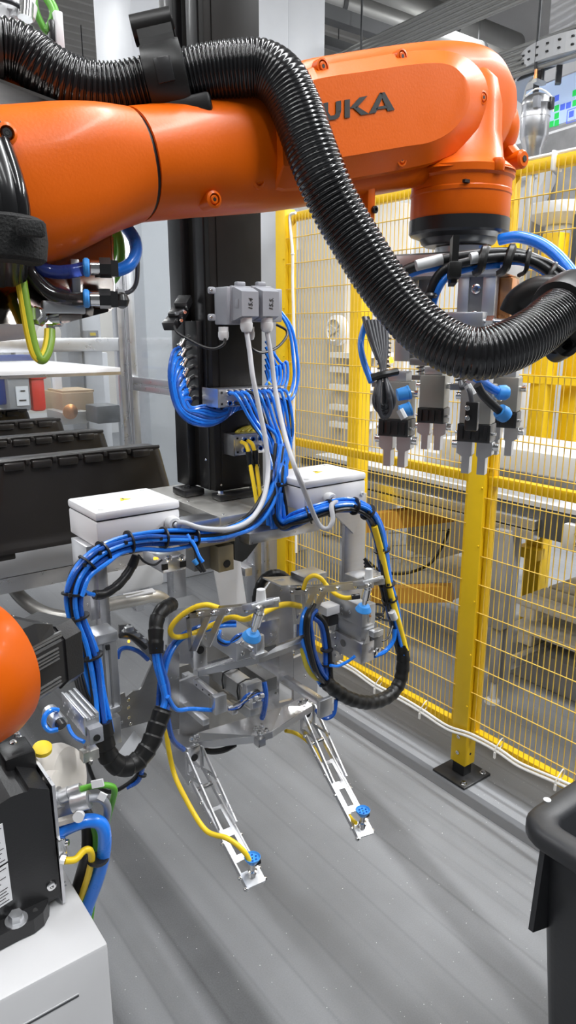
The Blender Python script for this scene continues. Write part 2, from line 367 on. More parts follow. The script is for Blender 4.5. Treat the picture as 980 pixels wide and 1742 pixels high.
# perforated cable tray, top right
t = thing('cable_tray', 'pale perforated cable tray curving above the screen', 'cable tray', (3.2, 2.5, 2.85))
tp = path([(1010, 78, 3.75), (950, 92, 3.85), (905, 108, 4.0), (882, 128, 4.15), (872, 165, 4.3)])
sp = spline(tp, 5); ringL = []
b = B(); dz = V((0, 0, .10)); dn = V((.16, .05, 0))
for i in range(len(sp)-1):
    b.raw([sp[i], sp[i+1], sp[i+1]+dz, sp[i]+dz, sp[i]+dn, sp[i+1]+dn], [(0, 1, 2, 3), (0, 4, 5, 1)], False)
b.build('tray_channel', LGREY, t)
b = B()
for i in range(1, len(sp)-1, 2):
    for h in (.03, .07): b.box(sp[i]+V((-.002, -.002, h)), (.014, .014, .008))
b.build('slot_row', INK, t)
t = thing('hanging_rail', 'thin dark steel rail below the pale cable tray', 'rail', at(930, 120, d=4.1))
a, c = at(880, 135, d=4.2), at(1000, 88, d=3.9)
B().bar(a, c, .015, .02).build('rail', DARKST, t)
for f in (.3, .62): B().bar(a.lerp(c, f), a.lerp(c, f)+V((0, 0, -.11)), .03, .03).build('clip', DARKST, t)

# white steel pillar and hall machinery behind the column
t = thing('white_pillar', 'wide white sheet-metal pillar behind the black column', 'pillar', (2.6, 4.0, 0))
pl = at(236, 300, y=4.0).x; pm = at(492, 150, y=4.0).x; pr = at(556, 100, y=4.0).x
B().span((pl, 4.0, 0), (pm-.004, 4.5, 5), .01).build('panel', PILLARP, t)
B().span((pm+.004, 4.02, 0), (pr, 4.5, 5), .01).build('panel', PILLARP, t)
B().span((pm-.01, 4.06, 0), (pm+.01, 4.45, 5)).build('seam', LGREY, t)
# ---------------------------------------------------------------- safety fence (plane x = FX, along y)
FX = 1.905
def fence_post(y, label):
    t = thing('fence_post', label, 'fence post', (FX, y, 0), 'yellow fence posts')
    B().span((FX-.028, y-.034, .055), (FX+.028, y+.034, 2.10), .003).build('upright', YELLOW, t)
    B().span((FX-.021, y-.026, .01), (FX+.021, y+.026, .06)).build('socket', BLACKP, t)
    B().span((FX-.075, y-.075, 0), (FX+.075, y+.075, .010), .002).build('base_plate', BLACKP, t)
    for sx in (-.055, .055): B().hexbolt((FX+sx, y-.055, .010), (0, 0, 1), .008, .008).build('anchor_bolt', CHROME, t)
    for z in (.10, .165):
        B().bolt((FX-.0285, y, z), (-1, 0, 0), .008, .005).build('screw', CHROME, t)
        B().cyl((FX, y-.0342, z), (FX, y-.0348, z), .005, n=10).build('screw_hole', INK, t)
    for k in range(9):
        B().bolt((FX-.0285, y-.027, .30+.2*k), (-1, 0, 0), .0035, .003).build('clip_screw', YELLOW, t)
    return t
PY, PFAR = 1.470, 2.575
fence_post(PY, 'yellow square fence post on a black floor plate, nearest')
fence_post(PFAR, 'yellow fence post behind the right white junction box')
def fence_panel(y0, y1, label):
    t = thing('mesh_fence', label, 'fence panel', (FX, (y0+y1)/2, .18), 'yellow mesh fence panels')
    for nm, z in (('bottom_rail', .190), ('middle_rail', 1.125), ('top_rail', 2.065)):
        B().span((FX-.012, y0, z-.016), (FX+.020, y1, z+.016), .003).build(nm, YELLOW, t)
    for yy in (y0+.010, y1-.010):
        B().span((FX-.010, yy-.010, .18), (FX+.018, yy+.010, 2.07), .002).build('side_rail', YELLOW, t)
    W0 = B().cyl((FX-.016, y0+.03, .185), (FX-.016, y0+.03, 2.07), .0017, n=6).build('vertical_wire', WIREY, t)
    o0 = worigin(W0); W0.location = (0, 0, 0); k = 1
    while y0+.03+.0205*k < y1-.02:
        c = W0.copy(); C.objects.link(c); c.parent = t; c.location = (0, .0205*k, 0); k += 1
    H0 = B().cyl((FX-.0195, y0-.015, .255), (FX-.0195, y1+.015, .255), .0019, n=6).build('horizontal_wire', WIREY, t)
    for k in range(1, 18):
        c = H0.copy(); C.objects.link(c); c.parent = t; c.location = (0, 0, .1015*k)
    return t
fence_panel(PY+.036, PFAR-.036, 'yellow mesh fence panel between the two posts')
fence_panel(.42, PY-.036, 'yellow mesh fence panel beside the black bin')
# white cables on the fence
t = thing('fence_cable', 'white cable tied along the bottom of the yellow fence', 'cable', at(717, 1212, x=1.86))
cp = path([(575, 1128), (602, 1143), (640, 1170), (680, 1190), (717, 1212), (760, 1240), (800, 1254), (845, 1278), (880, 1302), (915, 1318), (948, 1332), (990, 1352), (1040, 1385)], x=1.862)
B().tube(cp, .0055, 8).build('sheath', WHITEC, t)
B().tube([p+V((.002, 0, .013)) for p in cp], .0045, 8).build('sheath', WHITEC, t)
for i in (2, 4, 7, 10):
    p = cp[i]; B().tube([p+V((-.008, .004, -.008)), p+V((-.010, 0, .012)), p+V((.02, -.004, .045)), p+V((.035, 0, .02)), p+V((.01, .006, -.012))], .002, 6, 3).build('cable_tie', WHITEC, t)
    B().box(p+V((-.010, 0, -.012)), (.006, .007, .022)).build('tie_head', WHITEC, t)
t = thing('fence_cable', 'white cable running down the far yellow fence post', 'cable', at(500, 780, x=1.865))
cp = path([(503, 362), (494, 366), (494, 385), (498, 432), (498, 480), (500, 560), (501, 640), (499, 720), (501, 800), (503, 860), (504, 940)], x=1.866)
B().tube(cp, .006, 8).build('sheath', WHITEC, t)
for p in (cp[3], cp[7]): B().lathe(((.0075, -.003), (.0085, 0), (.0075, .003)), p, (0, 0, 1), 10).build('cable_tie', WHITEC, t)
t = thing('fence_cable', 'white cable along the top rail of the yellow fence', 'cable', (FX, .9, 2.09))
B().tube([(FX-.004, .45, 2.086), (FX-.004, .8, 2.088), (FX-.004, 1.1, 2.086), (FX-.004, 1.42, 2.087)], .006, 8).build('sheath', WHITEC, t)
B().box((FX-.004, 1.285, 2.066), (.046, .008, .052), bev=.002).build('cable_tie', WHITEC, t)

# ---------------------------------------------------------------- behind the fence
t = thing('machine_table', 'grey machine table with aluminium edge rails behind the yellow fence', 'table', (2.9, 1.9, 0))
B().span((2.50, .55, .905), (3.35, 3.1, .925)).build('table_top', LGREY, t)
for z in (.80, .845): B().span((2.43, 1.60, z-.02), (2.475, 3.2, z+.02), .004).build('edge_rail', ALU, t)
B().span((2.475, .5, .79), (2.52, 3.2, .90)).build('cross_rail', DARKST, t)
B().span((2.44, .5, .78), (2.49, 1.48, .88), .003).build('side_plate', LGREY, t)
for yy in (1.42, 1.34):
    for zz in (.81, .85): B().bolt((2.44, yy, zz), (-1, 0, 0), .010, .008, 10).build('bolt', CHROME, t)
B().span((2.40, 1.70, .36), (2.46, 1.77, .80), .004).build('leg', LEGP, t)
B().span((2.415, 1.715, .10), (2.445, 1.755, .37), .003).build('leg_extension', LEGP, t)
B().span((2.46, 1.70, .10), (2.50, 1.77, .80), .003).build('leg_brace', MGREY, t)
B().lathe(((.035, 0), (.032, .012), (.014, .02), (.010, .10)), (2.43, 1.735, 0), (0, 0, 1), 16).build('levelling_foot', GLAND, t)
B().span((3.2, .7, 0), (3.26, .76, .9)).build('leg', LGREY, t); B().span((3.2, 2.9, 0), (3.26, 2.96, .9)).build('leg', LGREY, t)
B().span((2.42, 3.0, 0), (2.48, 3.06, .8)).build('leg', LGREY, t)
p = at(862, 1130, x=2.50); q = at(985, 1078, x=3.1)
B().bar((2.50, p.y, p.z), (3.25, p.y-.02, p.z), .04, .045, bev=.003).build('cross_brace', ALU, t)
# white sheet metal top parts on the table
solo(xbox(745, 990, 762, 800, 2.62, .40, .01), 'sheet_metal_tray', LGREY, 'pale sheet-metal tray lying on the machine table', 'tray')
solo(B().span((2.75, 1.35, .93), (3.2, 2.5, 1.0), .008), 'feed_plate', LGREY, 'light grey feed plate on the machine table', 'plate')
# pallets
for i, (z, w, lab) in enumerate(((.20, .0, 'pale pallet board lower of two under the machine table'), (.33, .03, 'pale worn pallet board upper of two under the machine table'))):
    t = thing('pallet', lab, 'pallet', (3.05, 1.5, z), 'pallets under the machine table')
    for k in range(5): B().box((2.78+.13*k, 1.35, z+.045), (.115, 1.05-w, .03), bev=.008).build('plank', CONC, t)
    for k in range(3): B().box((3.04, .9+.45*k, z), (.62, .08, .06), bev=.006).build('bearer', CONC, t)
solo(B().span((2.72, .8, 0), (3.4, 1.9, .165), .01), 'skid', MGREY, 'low grey skid carrying the pallet boards', 'skid')
b = B()
for k in range(3):
    c = V((2.85+.05*k, 1.45-.16*k, .40+.012*k)); b.tube([c+V((.10*math.cos(a*.7), .09*math.sin(a*.7), .002*a)) for a in range(10)], .006, 6)
solo(b, 'cable_coil', CABB, 'loose black cable coiled on the pale pallet', 'cable')
# yellow machine frames behind the table
def yframe(name, label, bars, grp='yellow machine frame parts'):
    t = thing(name, label, 'frame', (bars[0][1][0], bars[0][1][1], 0))
    for nm, a, c in bars: B().span(a, c, .004).build(nm, YELLOW, t)
yframe('yellow_stand', 'yellow steel stand behind the grey table leg', [('upright', (3.30, 2.12, 0), (3.40, 2.22, .86)), ('foot_block', (3.24, 2.10, .40), (3.32, 2.24, .46)), ('beam', (3.30, .8, .70), (3.38, 2.2, .76)), ('upright', (3.45, 1.55, .45), (3.53, 1.65, .78))])
a = at(610, 700, d=3.42)
t = thing('yellow_stand', 'yellow machine stand with beams seen behind the left mesh panel', 'frame', (a.x, a.y, 0))
B().span((a.x-.037, a.y-.037, 0), (a.x+.037, a.y+.037, 2.05), .004).build('upright', YELLOW, t)
YSHADE = mat('shaded_yellow_paint', (0.45, 0.22, 0.03), .5)  # the stand's yellow darkened: shade on the beams put into the colour
c = at(770, 870, d=3.45); e = at(770, 1008, d=3.45); g = at(620, 1043, d=3.42); h = at(620, 905, d=3.42)
B().bar((a.x, a.y, h.z), (c.x, c.y, c.z), .06, .09).build('beam', YSHADE, t)
B().bar((a.x, a.y, g.z), (e.x, e.y, e.z), .06, .08).build('beam', YSHADE, t)
# yellow machine fence behind gripper head, right
t = thing('machine_guard', 'yellow posts of a far machine guard right of the gripper head', 'guard', at(850, 700, d=4.2))
for x0, x1 in ((835, 858), (905, 935), (958, 990)):
    a = at((x0+x1)/2, 700, d=4.3); w = (x1-x0)/1200*4.3/2
    B().span((a.x-w, a.y-w, .5), (a.x+w, a.y+w, 2.15), .004).build('upright', YELLOW, t)
a, c = at(835, 640, d=4.35), at(1000, 650, d=4.1)
B().bar(a, c, .04, .05).build('rail', YELLOW, t)
t = thing('machine_guard_post', 'yellow square post seen above the hose loop, behind the head', 'post', at(870, 460, d=4.4))
a = at(868, 450, d=4.4); B().span((a.x-.05, a.y-.05, .9), (a.x+.05, a.y+.05, 1.95), .004).build('upright', YELLOW, t)
for nm, dz in (('upper', 1.85), ('lower', 1.0)): B().span((a.x-.055, a.y-.055, dz), (a.x+.055, a.y+.055, dz+.02)).build('collar', YELLOW, t)
# white cabinets and machine bodies
t = thing('machine_cabinet', 'warm white machine cabinet behind the mesh beside the far post', 'cabinet', at(555, 900, y=3.75))
xbox(506, 585, 340, 900, 2.75, .5, .01).build('body', WHITEM, t)
a = at(545, 600, x=2.74)
B().box((2.745, a.y+.22, a.z), (.012, .02, 1.2)).build('door_seam', LGREY, t)
solo(yfloor(560, 700, 380, 700, 4.2, .5, .02), 'machine_housing', WHITEP, 'white machine housing seen between the hose and the yellow post', 'machine')
t = thing('vent_fan', 'round white fan cover on the housing left of the hose', 'fan', at(577, 565, x=2.72))
a = at(577, 562, x=2.72)
B().lathe(((.085, 0), (.085, .03), (.06, .045), (.055, .03)), a, (-1, 0, 0), 28).build('rim', WHITEP, t)
for k in range(10):
    an = k*math.pi/5; B().bar(a+V((-.03, 0, 0)), a+V((-.035, .06*math.cos(an), .06*math.sin(an))), .006, .006).build('blade', LGREY, t)
B().cyl(a+V((-.05, 0, 0)), a+V((0, 0, 0)), .018).build('hub', LGREY, t)
t = thing('cabinet_shelf', 'white slatted machine shelf low behind the left mesh panel', 'shelf', at(590, 640, d=3.9))
for yy in (600, 625, 655, 690, 720): xbox(560, 605, yy, yy+9, 2.70, .3).build('slat', WHITEP, t)
# grey guard box and white block under the table, seen through the left panel
solo(xbox(668, 745, 822, 868, 2.60, .5, .01), 'guard_box', LGREY, 'light grey guard box under the table rails', 'box')
t = thing('pallet_block', 'white carton behind a dark grid, under the machine table', 'carton', at(715, 920, x=2.75))
xbox(690, 745, 882, 945, 2.75, .35, .01).build('body', WHITEM, t)
b = B()
for k in range(7):
    p, q = at(668+15*k, 870, x=2.66), at(668+15*k, 1000, x=2.66); b.cyl(p, q, .0022, n=6)
for k in range(6):
    p, q = at(662, 885+22*k, x=2.66), at(765, 880+22*k, x=2.66); b.cyl(p, q, .0022, n=6)
solo(b, 'dark_wire_grid', MGREY, 'thin dark wire grid in front of the white carton', 'grid')
b = B().tube(path([(620, 950, 3.7), (650, 972, 3.6), (690, 975, 3.6), (730, 960, 3.6), (752, 930, 3.6), (765, 900, 3.6)]), .008, 8)
solo(b, 'drooping_cable', CABB, 'dark cable drooping under the machine table', 'cable')
solo(xbox(665, 770, 970, 1005, 2.8, .4, .02), 'floor_crate', CONC, 'flat pale crate under the drooping dark cable', 'crate')
# white machine at the far right, above the table
t = thing('white_machine', 'white sheet-metal machine behind the wrist with a sloped hood', 'machine', at(900, 500, d=4.6))
a = at(860, 470, d=4.6); c = at(990, 470, d=4.2)
B().span((a.x-.1, a.y-.25, 1.42), (c.x+.5, a.y+.2, 1.82), .01).build('body', WHITEP, t)
q = at(868, 400, d=4.4); r = at(915, 300, d=4.4)
B().bar(q, r, .25, .10, bev=.006).build('hood_arm', WHITEP, t)
B().box(at(905, 292, d=4.35), (.16, .10, .09), bev=.006).build('hood_head', WHITEP, t)
B().span((a.x-.05, a.y-.2, .98), (c.x+.3, a.y+.1, 1.40), .01).build('lower_body', LGREY, t)
t = thing('round_feeder', 'round white vibratory feeder bowl behind the fence', 'feeder', at(945, 355, d=4.1))
B().lathe(((.10, -.10), (.19, -.05), (.20, 0), (.195, .01), (.17, -.02), (.05, -.05)), at(955, 352, d=4.1), (0, 0, 1), 36).build('bowl', WHITEP, t)
B().cyl(at(955, 352, d=4.1)+V((0, 0, -.3)), at(955, 352, d=4.1)+V((0, 0, -.08)), .08, n=24).build('pedestal', LGREY, t)
t = thing('dark_machine', 'dark machine post edge at the right picture border', 'machine', at(985, 420, d=3.6))
B().box(at(985, 425, d=3.7), (.06, .06, .35), bev=.004).build('post', DARKST, t)
solo(yfloor(868, 905, 500, 720, 4.6, .3, .01), 'grey_locker', LGREY, 'light grey narrow locker behind the yellow guard posts', 'locker')
t = thing('aluminium_stand', 'pair of aluminium uprights below the head on the right', 'frame', at(865, 690, d=3.9))
for x in (862, 876):
    a = at(x, 690, d=3.95); B().span((a.x-.02, a.y-.02, .93), (a.x+.02, a.y+.02, 1.5), .003).build('upright', ALU, t)
# screen
t = thing('status_screen', 'pale blue screen with green and blue squares at the picture edge', 'screen', at(945, 180, d=4.4))
sc = at(910, 228, d=4.4); E1 = (at(1000, 185, d=4.05)-sc); E1.z = 0; E1.normalize(); E2 = V((0, 0, 1)); NN = E1.cross(E2)
TL = at(905, 152, d=4.4); hgt = TL.z-sc.z
def sq(u, v, w, h, m, nm, par, th=.004): B().box(sc+E1*u+E2*v-(-NN*.01), (w, th, h), axes=(E1, -NN, E2)).build(nm, m, par)
B().box(sc+E1*.35+E2*(hgt/2)-NN*.02, (.9, .05, hgt), axes=(E1, -NN, E2)).build('housing', LGREY, t)
panel = B().box(sc+E1*.35+E2*(hgt/2)+NN*.006, (.88, .006, hgt-.02), axes=(E1, -NN, E2)).build('display', SCRBG, t)
ppm = 1200/4.35*.86
def spx(x, y): 
    r = CF+CR*((x-490)/FOC)+CU*((871-y)/FOC); d = (sc+NN*.011-EYE).dot(NN)/r.dot(NN); p = EYE+r*d-sc; return p.dot(E1), p.dot(E2)
for x, y, m in ((947, 167, SCRB), (947, 184, SCRG), (957, 182, SCRB), (967, 179, SCRB), (978, 175, SCRG), (978, 158, SCRG), (947, 197, SCRG), (947, 209, SCRG), (938, 211, SCRG), (972, 194, SCRB)):
    u, v = spx(x, y); sq(u, v, .033, .032, m, 'symbol', panel)
u, v = spx(974, 196)
for du, dv, w, h in ((0, .035, .08, .003), (0, -.035, .08, .003), (-.04, 0, .003, .07), (.04, 0, .003, .07)): sq(u+du, v+dv, w, h, SCRB, 'symbol_frame', panel)
t = thing('grey_sheet', 'mottled grey sheet panel below the blue screen', 'panel', at(945, 300, d=4.6))
a = sc+E1*.4-E2*.5-NN*.03; B().box(a, (1.3, .04, .95), axes=(E1, -NN, E2)).build('sheet', mat('weathered_grey_sheet', (.40, .40, .41), .5, var=.3, scale=14), t)
t = thing('white_sheet', 'white panel above the blue screen', 'panel', at(945, 100, d=4.8))
a = sc+E1*.5+E2*(hgt+.28)-NN*.12; B().box(a, (1.1, .04, .5), axes=(E1, -NN, E2)).build('sheet', WHITEP, t)
# canister
t = thing('filter_canister', 'shiny steel filter canister with clamps beside the orange wrist', 'canister', at(912, 255, d=3.6))
c0 = at(908, 238, d=3.6); r = .070
B().lathe(((r*.62, -.16), (r*.66, -.05), (r*.92, 0), (r, .01), (r, .10), (r*1.04, .10), (r*1.04, .115), (r, .115), (r, .155), (r*1.05, .16), (r*1.02, .18), (r*.75, .20), (r*.2, .215)), c0, (0, 0, 1), 32).build('vessel', ALU, t)
for s, dx in (('clamp', -.02), ('clamp', .055)):
    B().box(c0+CR*dx-V((_sa, _ca, 0))*(.068 if dx < 0 else .045)+V((0, 0, .155)), (.03, .03, .055), bev=.004).build(s, HOODG if dx < 0 else BLACKP, t)
B().tube([c0+V((0, 0, .2))-CR*.06, c0+V((0, 0, .235)), c0+V((0, 0, .2))+CR*.07, c0+V((0, 0, .13))+CR*.085], .004, 6).build('air_line', WHITEC, t)
B().cyl((c0.x, c0.y, .93), (c0.x, c0.y, c0.z-.15), .02, n=12).build('stand_pipe', STEEL, t)
t = thing('signal_valves', 'two small dark cylinders on a steel plate above the canister', 'valve', at(917, 140, d=4.0))
a = at(917, 140, d=4.0); B().box(a, (.09, .03, .02)).build('plate', STEEL, t)
B().lathe(((.012, 0), (.012, .03), (.009, .032), (.010, .055)), a+CR*-.02+V((0, 0, .01)), (0, 0, 1), 12).build('valve_body', COPPER, t)
B().lathe(((.012, 0), (.012, .04), (.013, .042), (.010, .055)), a+CR*.015+V((0, 0, .01)), (0, 0, 1), 12).build('valve_body', BLACKP, t)
# ---------------------------------------------------------------- left background: guarding, covers on the conveyor
KX, KY = 1.66, 3.78      # corner of the aluminium guard
t = thing('machine_guard', 'aluminium profile guard frame with clear panels behind the black covers', 'frame', (KX, KY, 0))
for dx, dy in ((0, 0), (.045, -.045)):
    B().span((KX+dx-.02, KY+dy-.02, 0), (KX+dx+.02, KY+dy+.02, 2.5), .003).build('upright', ALU, t)
B().span((KX+.022, KY-.021, 0), (KX+.024, KY-.018, 2.5)).build('slot_seal', INK, t)
B().span((-2.5, KY-.02, 1.50), (KX-.02, KY+.02, 1.57), .003).build('cross_rail', ALU, t)
B().span((KX+.03, 2.6, 1.325), (KX+.07, KY-.06, 1.36), .003).build('side_rail', ALU, t)
B().span((KX+.03, 2.6, 1.285), (KX+.07, KY-.06, 1.32), .003).build('side_rail', ALU, t)
B().span((KX+.03, 2.6, .50), (KX+.07, KY-.06, .54), .003).build('side_rail', ALU, t)
B().span((-2.5, KY-.02, .55), (KX-.02, KY+.02, .59), .003).build('cross_rail', ALU, t)
for yy in (2.75,): B().span((KX+.03, yy-.02, 0), (KX+.07, yy+.02, 2.5), .003).build('upright', ALU, t)
B().span((-2.5, KY-.003, .6), (KX-.02, KY+.003, 1.5)).build('pane', GLASS, t)
B().span((-2.5, KY-.003, 1.57), (KX-.02, KY+.003, 2.5)).build('pane', GLASS, t)
B().span((KX+.047, 2.78, .54), (KX+.053, KY-.06, 1.28)).build('pane', GLASS, t)
B().span((KX+.047, 2.78, 1.36), (KX+.053, KY-.06, 2.5)).build('pane', GLASS, t)
# white shelf
t = thing('white_shelf', 'flat white shelf panel above the row of black covers', 'shelf', (0.9, 3.4, 1.45))
p = at(205, 625, z=1.455); q = at(95, 613, z=1.455)
B().span((-.5, p.y, 1.437), (p.x, q.y, 1.455), .003).build('board', WHITEP, t)
B().span((-.5, p.y-.004, 1.425), (p.x, p.y+.02, 1.437)).build('edge_strip', ALU, t)
B().span((-.45, p.y+.03, 0), (-.41, p.y+.07, 1.437), .003).build('leg', ALU, t)
B().span((-.45, q.y-.07, 0), (-.41, q.y-.03, 1.437), .003).build('leg', ALU, t)
# bins behind the glass
t = thing('waste_bin', 'red plastic bin behind the guard glass', 'bin', at(68, 700, y=4.5), 'coloured bins behind the guard')
ybox(54, 78, 638, 700, 4.5, .3, .02).build('body', RED, t); ybox(52, 80, 636, 645, 4.48, .34, .01).build('rim', RED, t)
t = thing('waste_bin', 'navy blue plastic bin at the left picture edge', 'bin', at(5, 700, y=4.5), 'coloured bins behind the guard')
ybox(-20, 13, 636, 690, 4.5, .3, .02).build('body', NAVY, t); ybox(-22, 15, 634, 643, 4.48, .34, .01).build('rim', NAVY, t)
t = thing('waste_bin', 'dark grey plastic bin with a white label, between the red and blue bins', 'bin', at(35, 700, y=4.48), 'coloured bins behind the guard')
ybox(14, 53, 640, 700, 4.45, .3, .02).build('body', MGREY, t); ybox(12, 55, 636, 643, 4.43, .34, .01).build('rim', MGREY, t)
ybox(28, 49, 657, 690, 4.44, .008).build('label_sheet', PAPER, t); ybox(33, 45, 680, 682, 4.434, .004).build('print_line', INK, t); ybox(35, 43, 664, 666, 4.434, .004).build('print_line', INK, t)
solo(ybox(-10, 62, 604, 614, 4.6, .1, .004), 'sign_strip', NAVY, 'dark blue sign strip behind the white shelf', 'sign')
t = thing('cardboard_box', 'brown cardboard box behind the guard glass', 'box', at(130, 700, y=4.7))
ybox(106, 160, 668, 702, 4.7, .35, .004).build('carton', CARD, t)
ybox(106, 160, 664, 668, 4.72, .30).build('flap', CARD, t)
t = thing('machine_block', 'orange and grey drive unit under the cardboard box', 'machine', at(120, 730, y=4.6))
ybox(105, 150, 700, 722, 4.6, .3, .01).build('body', CASTAL, t)
p = at(118, 700, y=4.58); B().lathe(((.045, 0), (.05, .02), (.02, .03)), p, (0, -1, 0), 20).build('flange', COPPER, t)
solo(ybox(96, 108, 640, 720, 4.9, .06, .004), 'white_post', WHITEP, 'narrow white post behind the guard, right of the red bin', 'post')
t = thing('control_cabinet', 'white control cabinet with two doors behind the guard glass', 'cabinet', at(150, 700, y=6.2))
yfloor(122, 188, 600, 760, 6.42, .4, .01).build('body', WHITEP, t); ybox(150, 152, 602, 758, 6.41, .01).build('door_gap', MGREY, t)
ybox(128, 160, 604, 610, 6.40, .02).build('vent', LGREY, t)
solo(ybox(165, 205, 690, 720, 4.4, .2, .01), 'dark_motor', DARKST, 'small dark motor behind the aluminium upright', 'motor')
t = thing('turntable_disc', 'round white turntable disc far behind the guard', 'disc', at(85, 570, d=5.2))
B().lathe(((.07, 0), (.09, .02), (.05, .04)), at(85, 570, d=5.2), -CF, 28).build('disc', WHITEM, t)
B().cyl(at(85, 570, d=5.2), V((at(85, 570, d=5.2).x, at(85, 570, d=5.2).y, 0)), .02).build('stem', LGREY, t)
solo(yfloor(110, 135, 500, 560, 6.0, .3, .01), 'far_cabinet', MGREY, 'dark grey cabinet far behind the guard', 'cabinet')
solo(yfloor(138, 170, 500, 556, 6.05, .3, .01), 'far_cabinet', WHITEP, 'white cabinet far behind, right of the dark one', 'cabinet')
t = thing('meter_box', 'small grey box with a yellow sign on the white cabinet', 'box', at(155, 572, y=5.9))
ybox(150, 168, 562, 585, 5.9, .152, .005).build('body', MGREY, t); ybox(154, 163, 566, 571, 5.89, .012).build('sign_plate', YSIGN, t)
solo(ybox(-30, 240, 380, 700, 7.2, .2), 'partition_wall', WHITEM, 'pale partition far behind the guard', 'partition')
for x0, x1, tt, bb, m, lab, yb in ((0, 14, 540, 556, LGREY, 'pale grey box leftmost on the far machine', 5.2), (22, 36, 545, 556, WHITEP, 'white box beside the pale grey one on the far machine', 5.2), (238, 262, 560, 590, DARKST, 'dark drive box behind the right guard pane', 5.46), (220, 262, 640, 655, MGREY, 'grey block low behind the right guard pane', 5.23), (222, 258, 700, 735, DARKST, 'dark block lowest behind the right guard pane', 5.0)):
    solo(yfloor(x0, x1, tt, bb, yb, .2, .006), 'machine_box', m, lab, 'box')
# conveyor with rounded edge
t = thing('conveyor', 'pale grey conveyor with rounded edge under the black covers', 'conveyor', (.2, 2.9, 0))
e = at(70, 906, z=.985); yf = e.y
b = B(); pr = [(0, 0), (.05, 0)] 
out = []
for k in range(9):
    a = math.pi/2+k*math.pi/8*.9; out.append((-1.2, yf+.05+.07*math.cos(a), .915+.07*math.sin(a)))
out += [(-1.2, yf+.05, .84), (-1.2, yf+2.2, .84), (-1.2, yf+2.2, .985)]
b.prism(out, (2.35, 0, 0)); b.sm = [True]*len(b.f); b.build('bed', LGREY, t)
B().span((-1.2, yf+.02, .80), (1.15, yf+.07, .85)).build('side_rail', ALU, t)
for x in (-.6, .12):
    for y in (yf+.12, yf+2.1): B().span((x-.025, y-.025, 0), (x+.025, y+.025, .84), .003).build('leg', ALU, t)
B().span((.2, yf+.06, .60), (.50, yf+.10, .83)).build('junction_panel', MGREY, t)
B().span((.33, yf+.03, .64), (.39, yf+.06, .80), .004).build('strap_buckle', HOODG, t)
B().span((-1.2, yf+.14, .45), (.2, yf+.17, .84)).build('skirt', WHITEP, t)
# the four black covers
CL = .60
def make_cover(o, label):
    t = thing('battery_cover', label, 'cover', o, 'black moulded covers in a row')
    x0, y0, z0 = o; rings = []
    H, L, W = .275, CL, .115
    def ring(z, ins, cr):
        P = []; xa, xb, ya, yb = x0+ins, x0+L-ins*1.0, y0+ins*.35, y0+W-ins*.35
        for cx, cy, a0 in ((xb-cr, yb-cr, 0), (xa+cr, yb-cr, 90), (xa+cr, ya+cr, 180), (xb-cr, ya+cr, 270)):
            for k in range(4): a = math.radians(a0+30*k); P.append(V((cx+cr*math.cos(a), cy+cr*math.sin(a), z)))
        return P
    zz = [(0.02, -.012, .03), (.035, -.012, .03), (.045, 0, .035), (.06, .004, .035), (.23, .040, .035), (.258, .046, .035), (.27, .054, .03), (.275, .068, .025)]
    B().loft([ring(z0+z, i, c) for z, i, c in zz]).build('shell', COVERP, t)
    for k in range(6):
        xx = x0+.10+k*.075
        B().box((xx, y0+.013, z0+.259), (.056, .020, .022), bev=.005).build('clip', COVERP, t)
        if k < 5: B().box((xx+.0375, y0+.018, z0+.268), (.012, .018, .014), bev=.003).build('clip_rib', COVERP, t)
    B().tube([V((x0+.06, y0+.020, z0+.272)), V((x0+L*.5, y0+.020, z0+.274)), V((x0+L-.06, y0+.020, z0+.272))], .006, 6).build('rim_bead', COVERP, t)
    for x in (x0+.02, x0+L-.06): B().box((x+.02, y0+.03, z0+.012), (.08, .05, .024), bev=.004).build('foot', COVERP, t)
    B().tube([V((x0+L-.01, y0+.05, z0+.12)), V((x0+L+.03, y0+.05, z0+.09)), V((x0+L+.05, y0+.05, z0+.03))], .012, 8).build('latch', COVERP, t)
    for k in range(3): B().box((x0+.075+k*.03, y0+.017, z0+.14), (.008, .012, .19), rot=Matrix.Rotation(-.05, 3, 'X')).build('rib', COVERP, t)
    return t
c0 = at(310, 893, z=1.0)
base = V((c0.x-CL, c0.y-.0, .985))
for k, lab in enumerate(('black moulded plastic cover, front one of the row on the conveyor', 'black moulded plastic cover, second from the front in the row', 'black moulded plastic cover, third from the front in the row', 'black moulded plastic cover, last and farthest of the row')):
    make_cover((base.x, base.y+.44*k, base.z), lab)
# machinery seen under the tooling, behind it
t = thing('bent_pipe', 'bent steel pipe behind the left upright of the tooling', 'pipe', at(230, 1020, d=2.3))
B().tube([V((.58, 2.34, .86)), V((.585, 2.30, .78)), V((.62, 2.16, .74))]+path([(130, 1052, 2.21), (172, 1032, 2.25), (230, 1020, 2.3), (262, 1014, 2.35), (280, 1022, 2.4), (290, 1040, 2.4)]), .022, 14).build('pipe', STEEL, t)
B().bar(at(212, 1014, d=2.28), at(262, 1004, d=2.33), .035, .004).build('label_strip', PAPER, t)
t = thing('profile_stand', 'upright aluminium profiles below the base plate, behind the tooling', 'frame', at(435, 1060, d=2.5))
for x, w, yy in ((437, .08, 3.9), (452, .035, 3.8), (300, .08, 4.0), (233, .05, 4.15)):
    a = at(x, 980, d=yy); B().span((a.x-w/2, a.y-w/2, 0), (a.x+w/2, a.y+w/2, .70), .003).build('upright', ALU, t)
a = at(233, 1030, d=4.15); c = at(437, 1030, d=3.9)
B().bar((a.x, a.y, .35), (c.x, c.y, .35), .05, .05).build('cross_rail', ALU, t)
t = thing('hall_machine', 'low pale machine body behind the aluminium uprights', 'machine', at(400, 1000, d=3.3))
ybox(150, 280, 930, 1010, 3.0, .4, .02).build('body', LGREY, t)
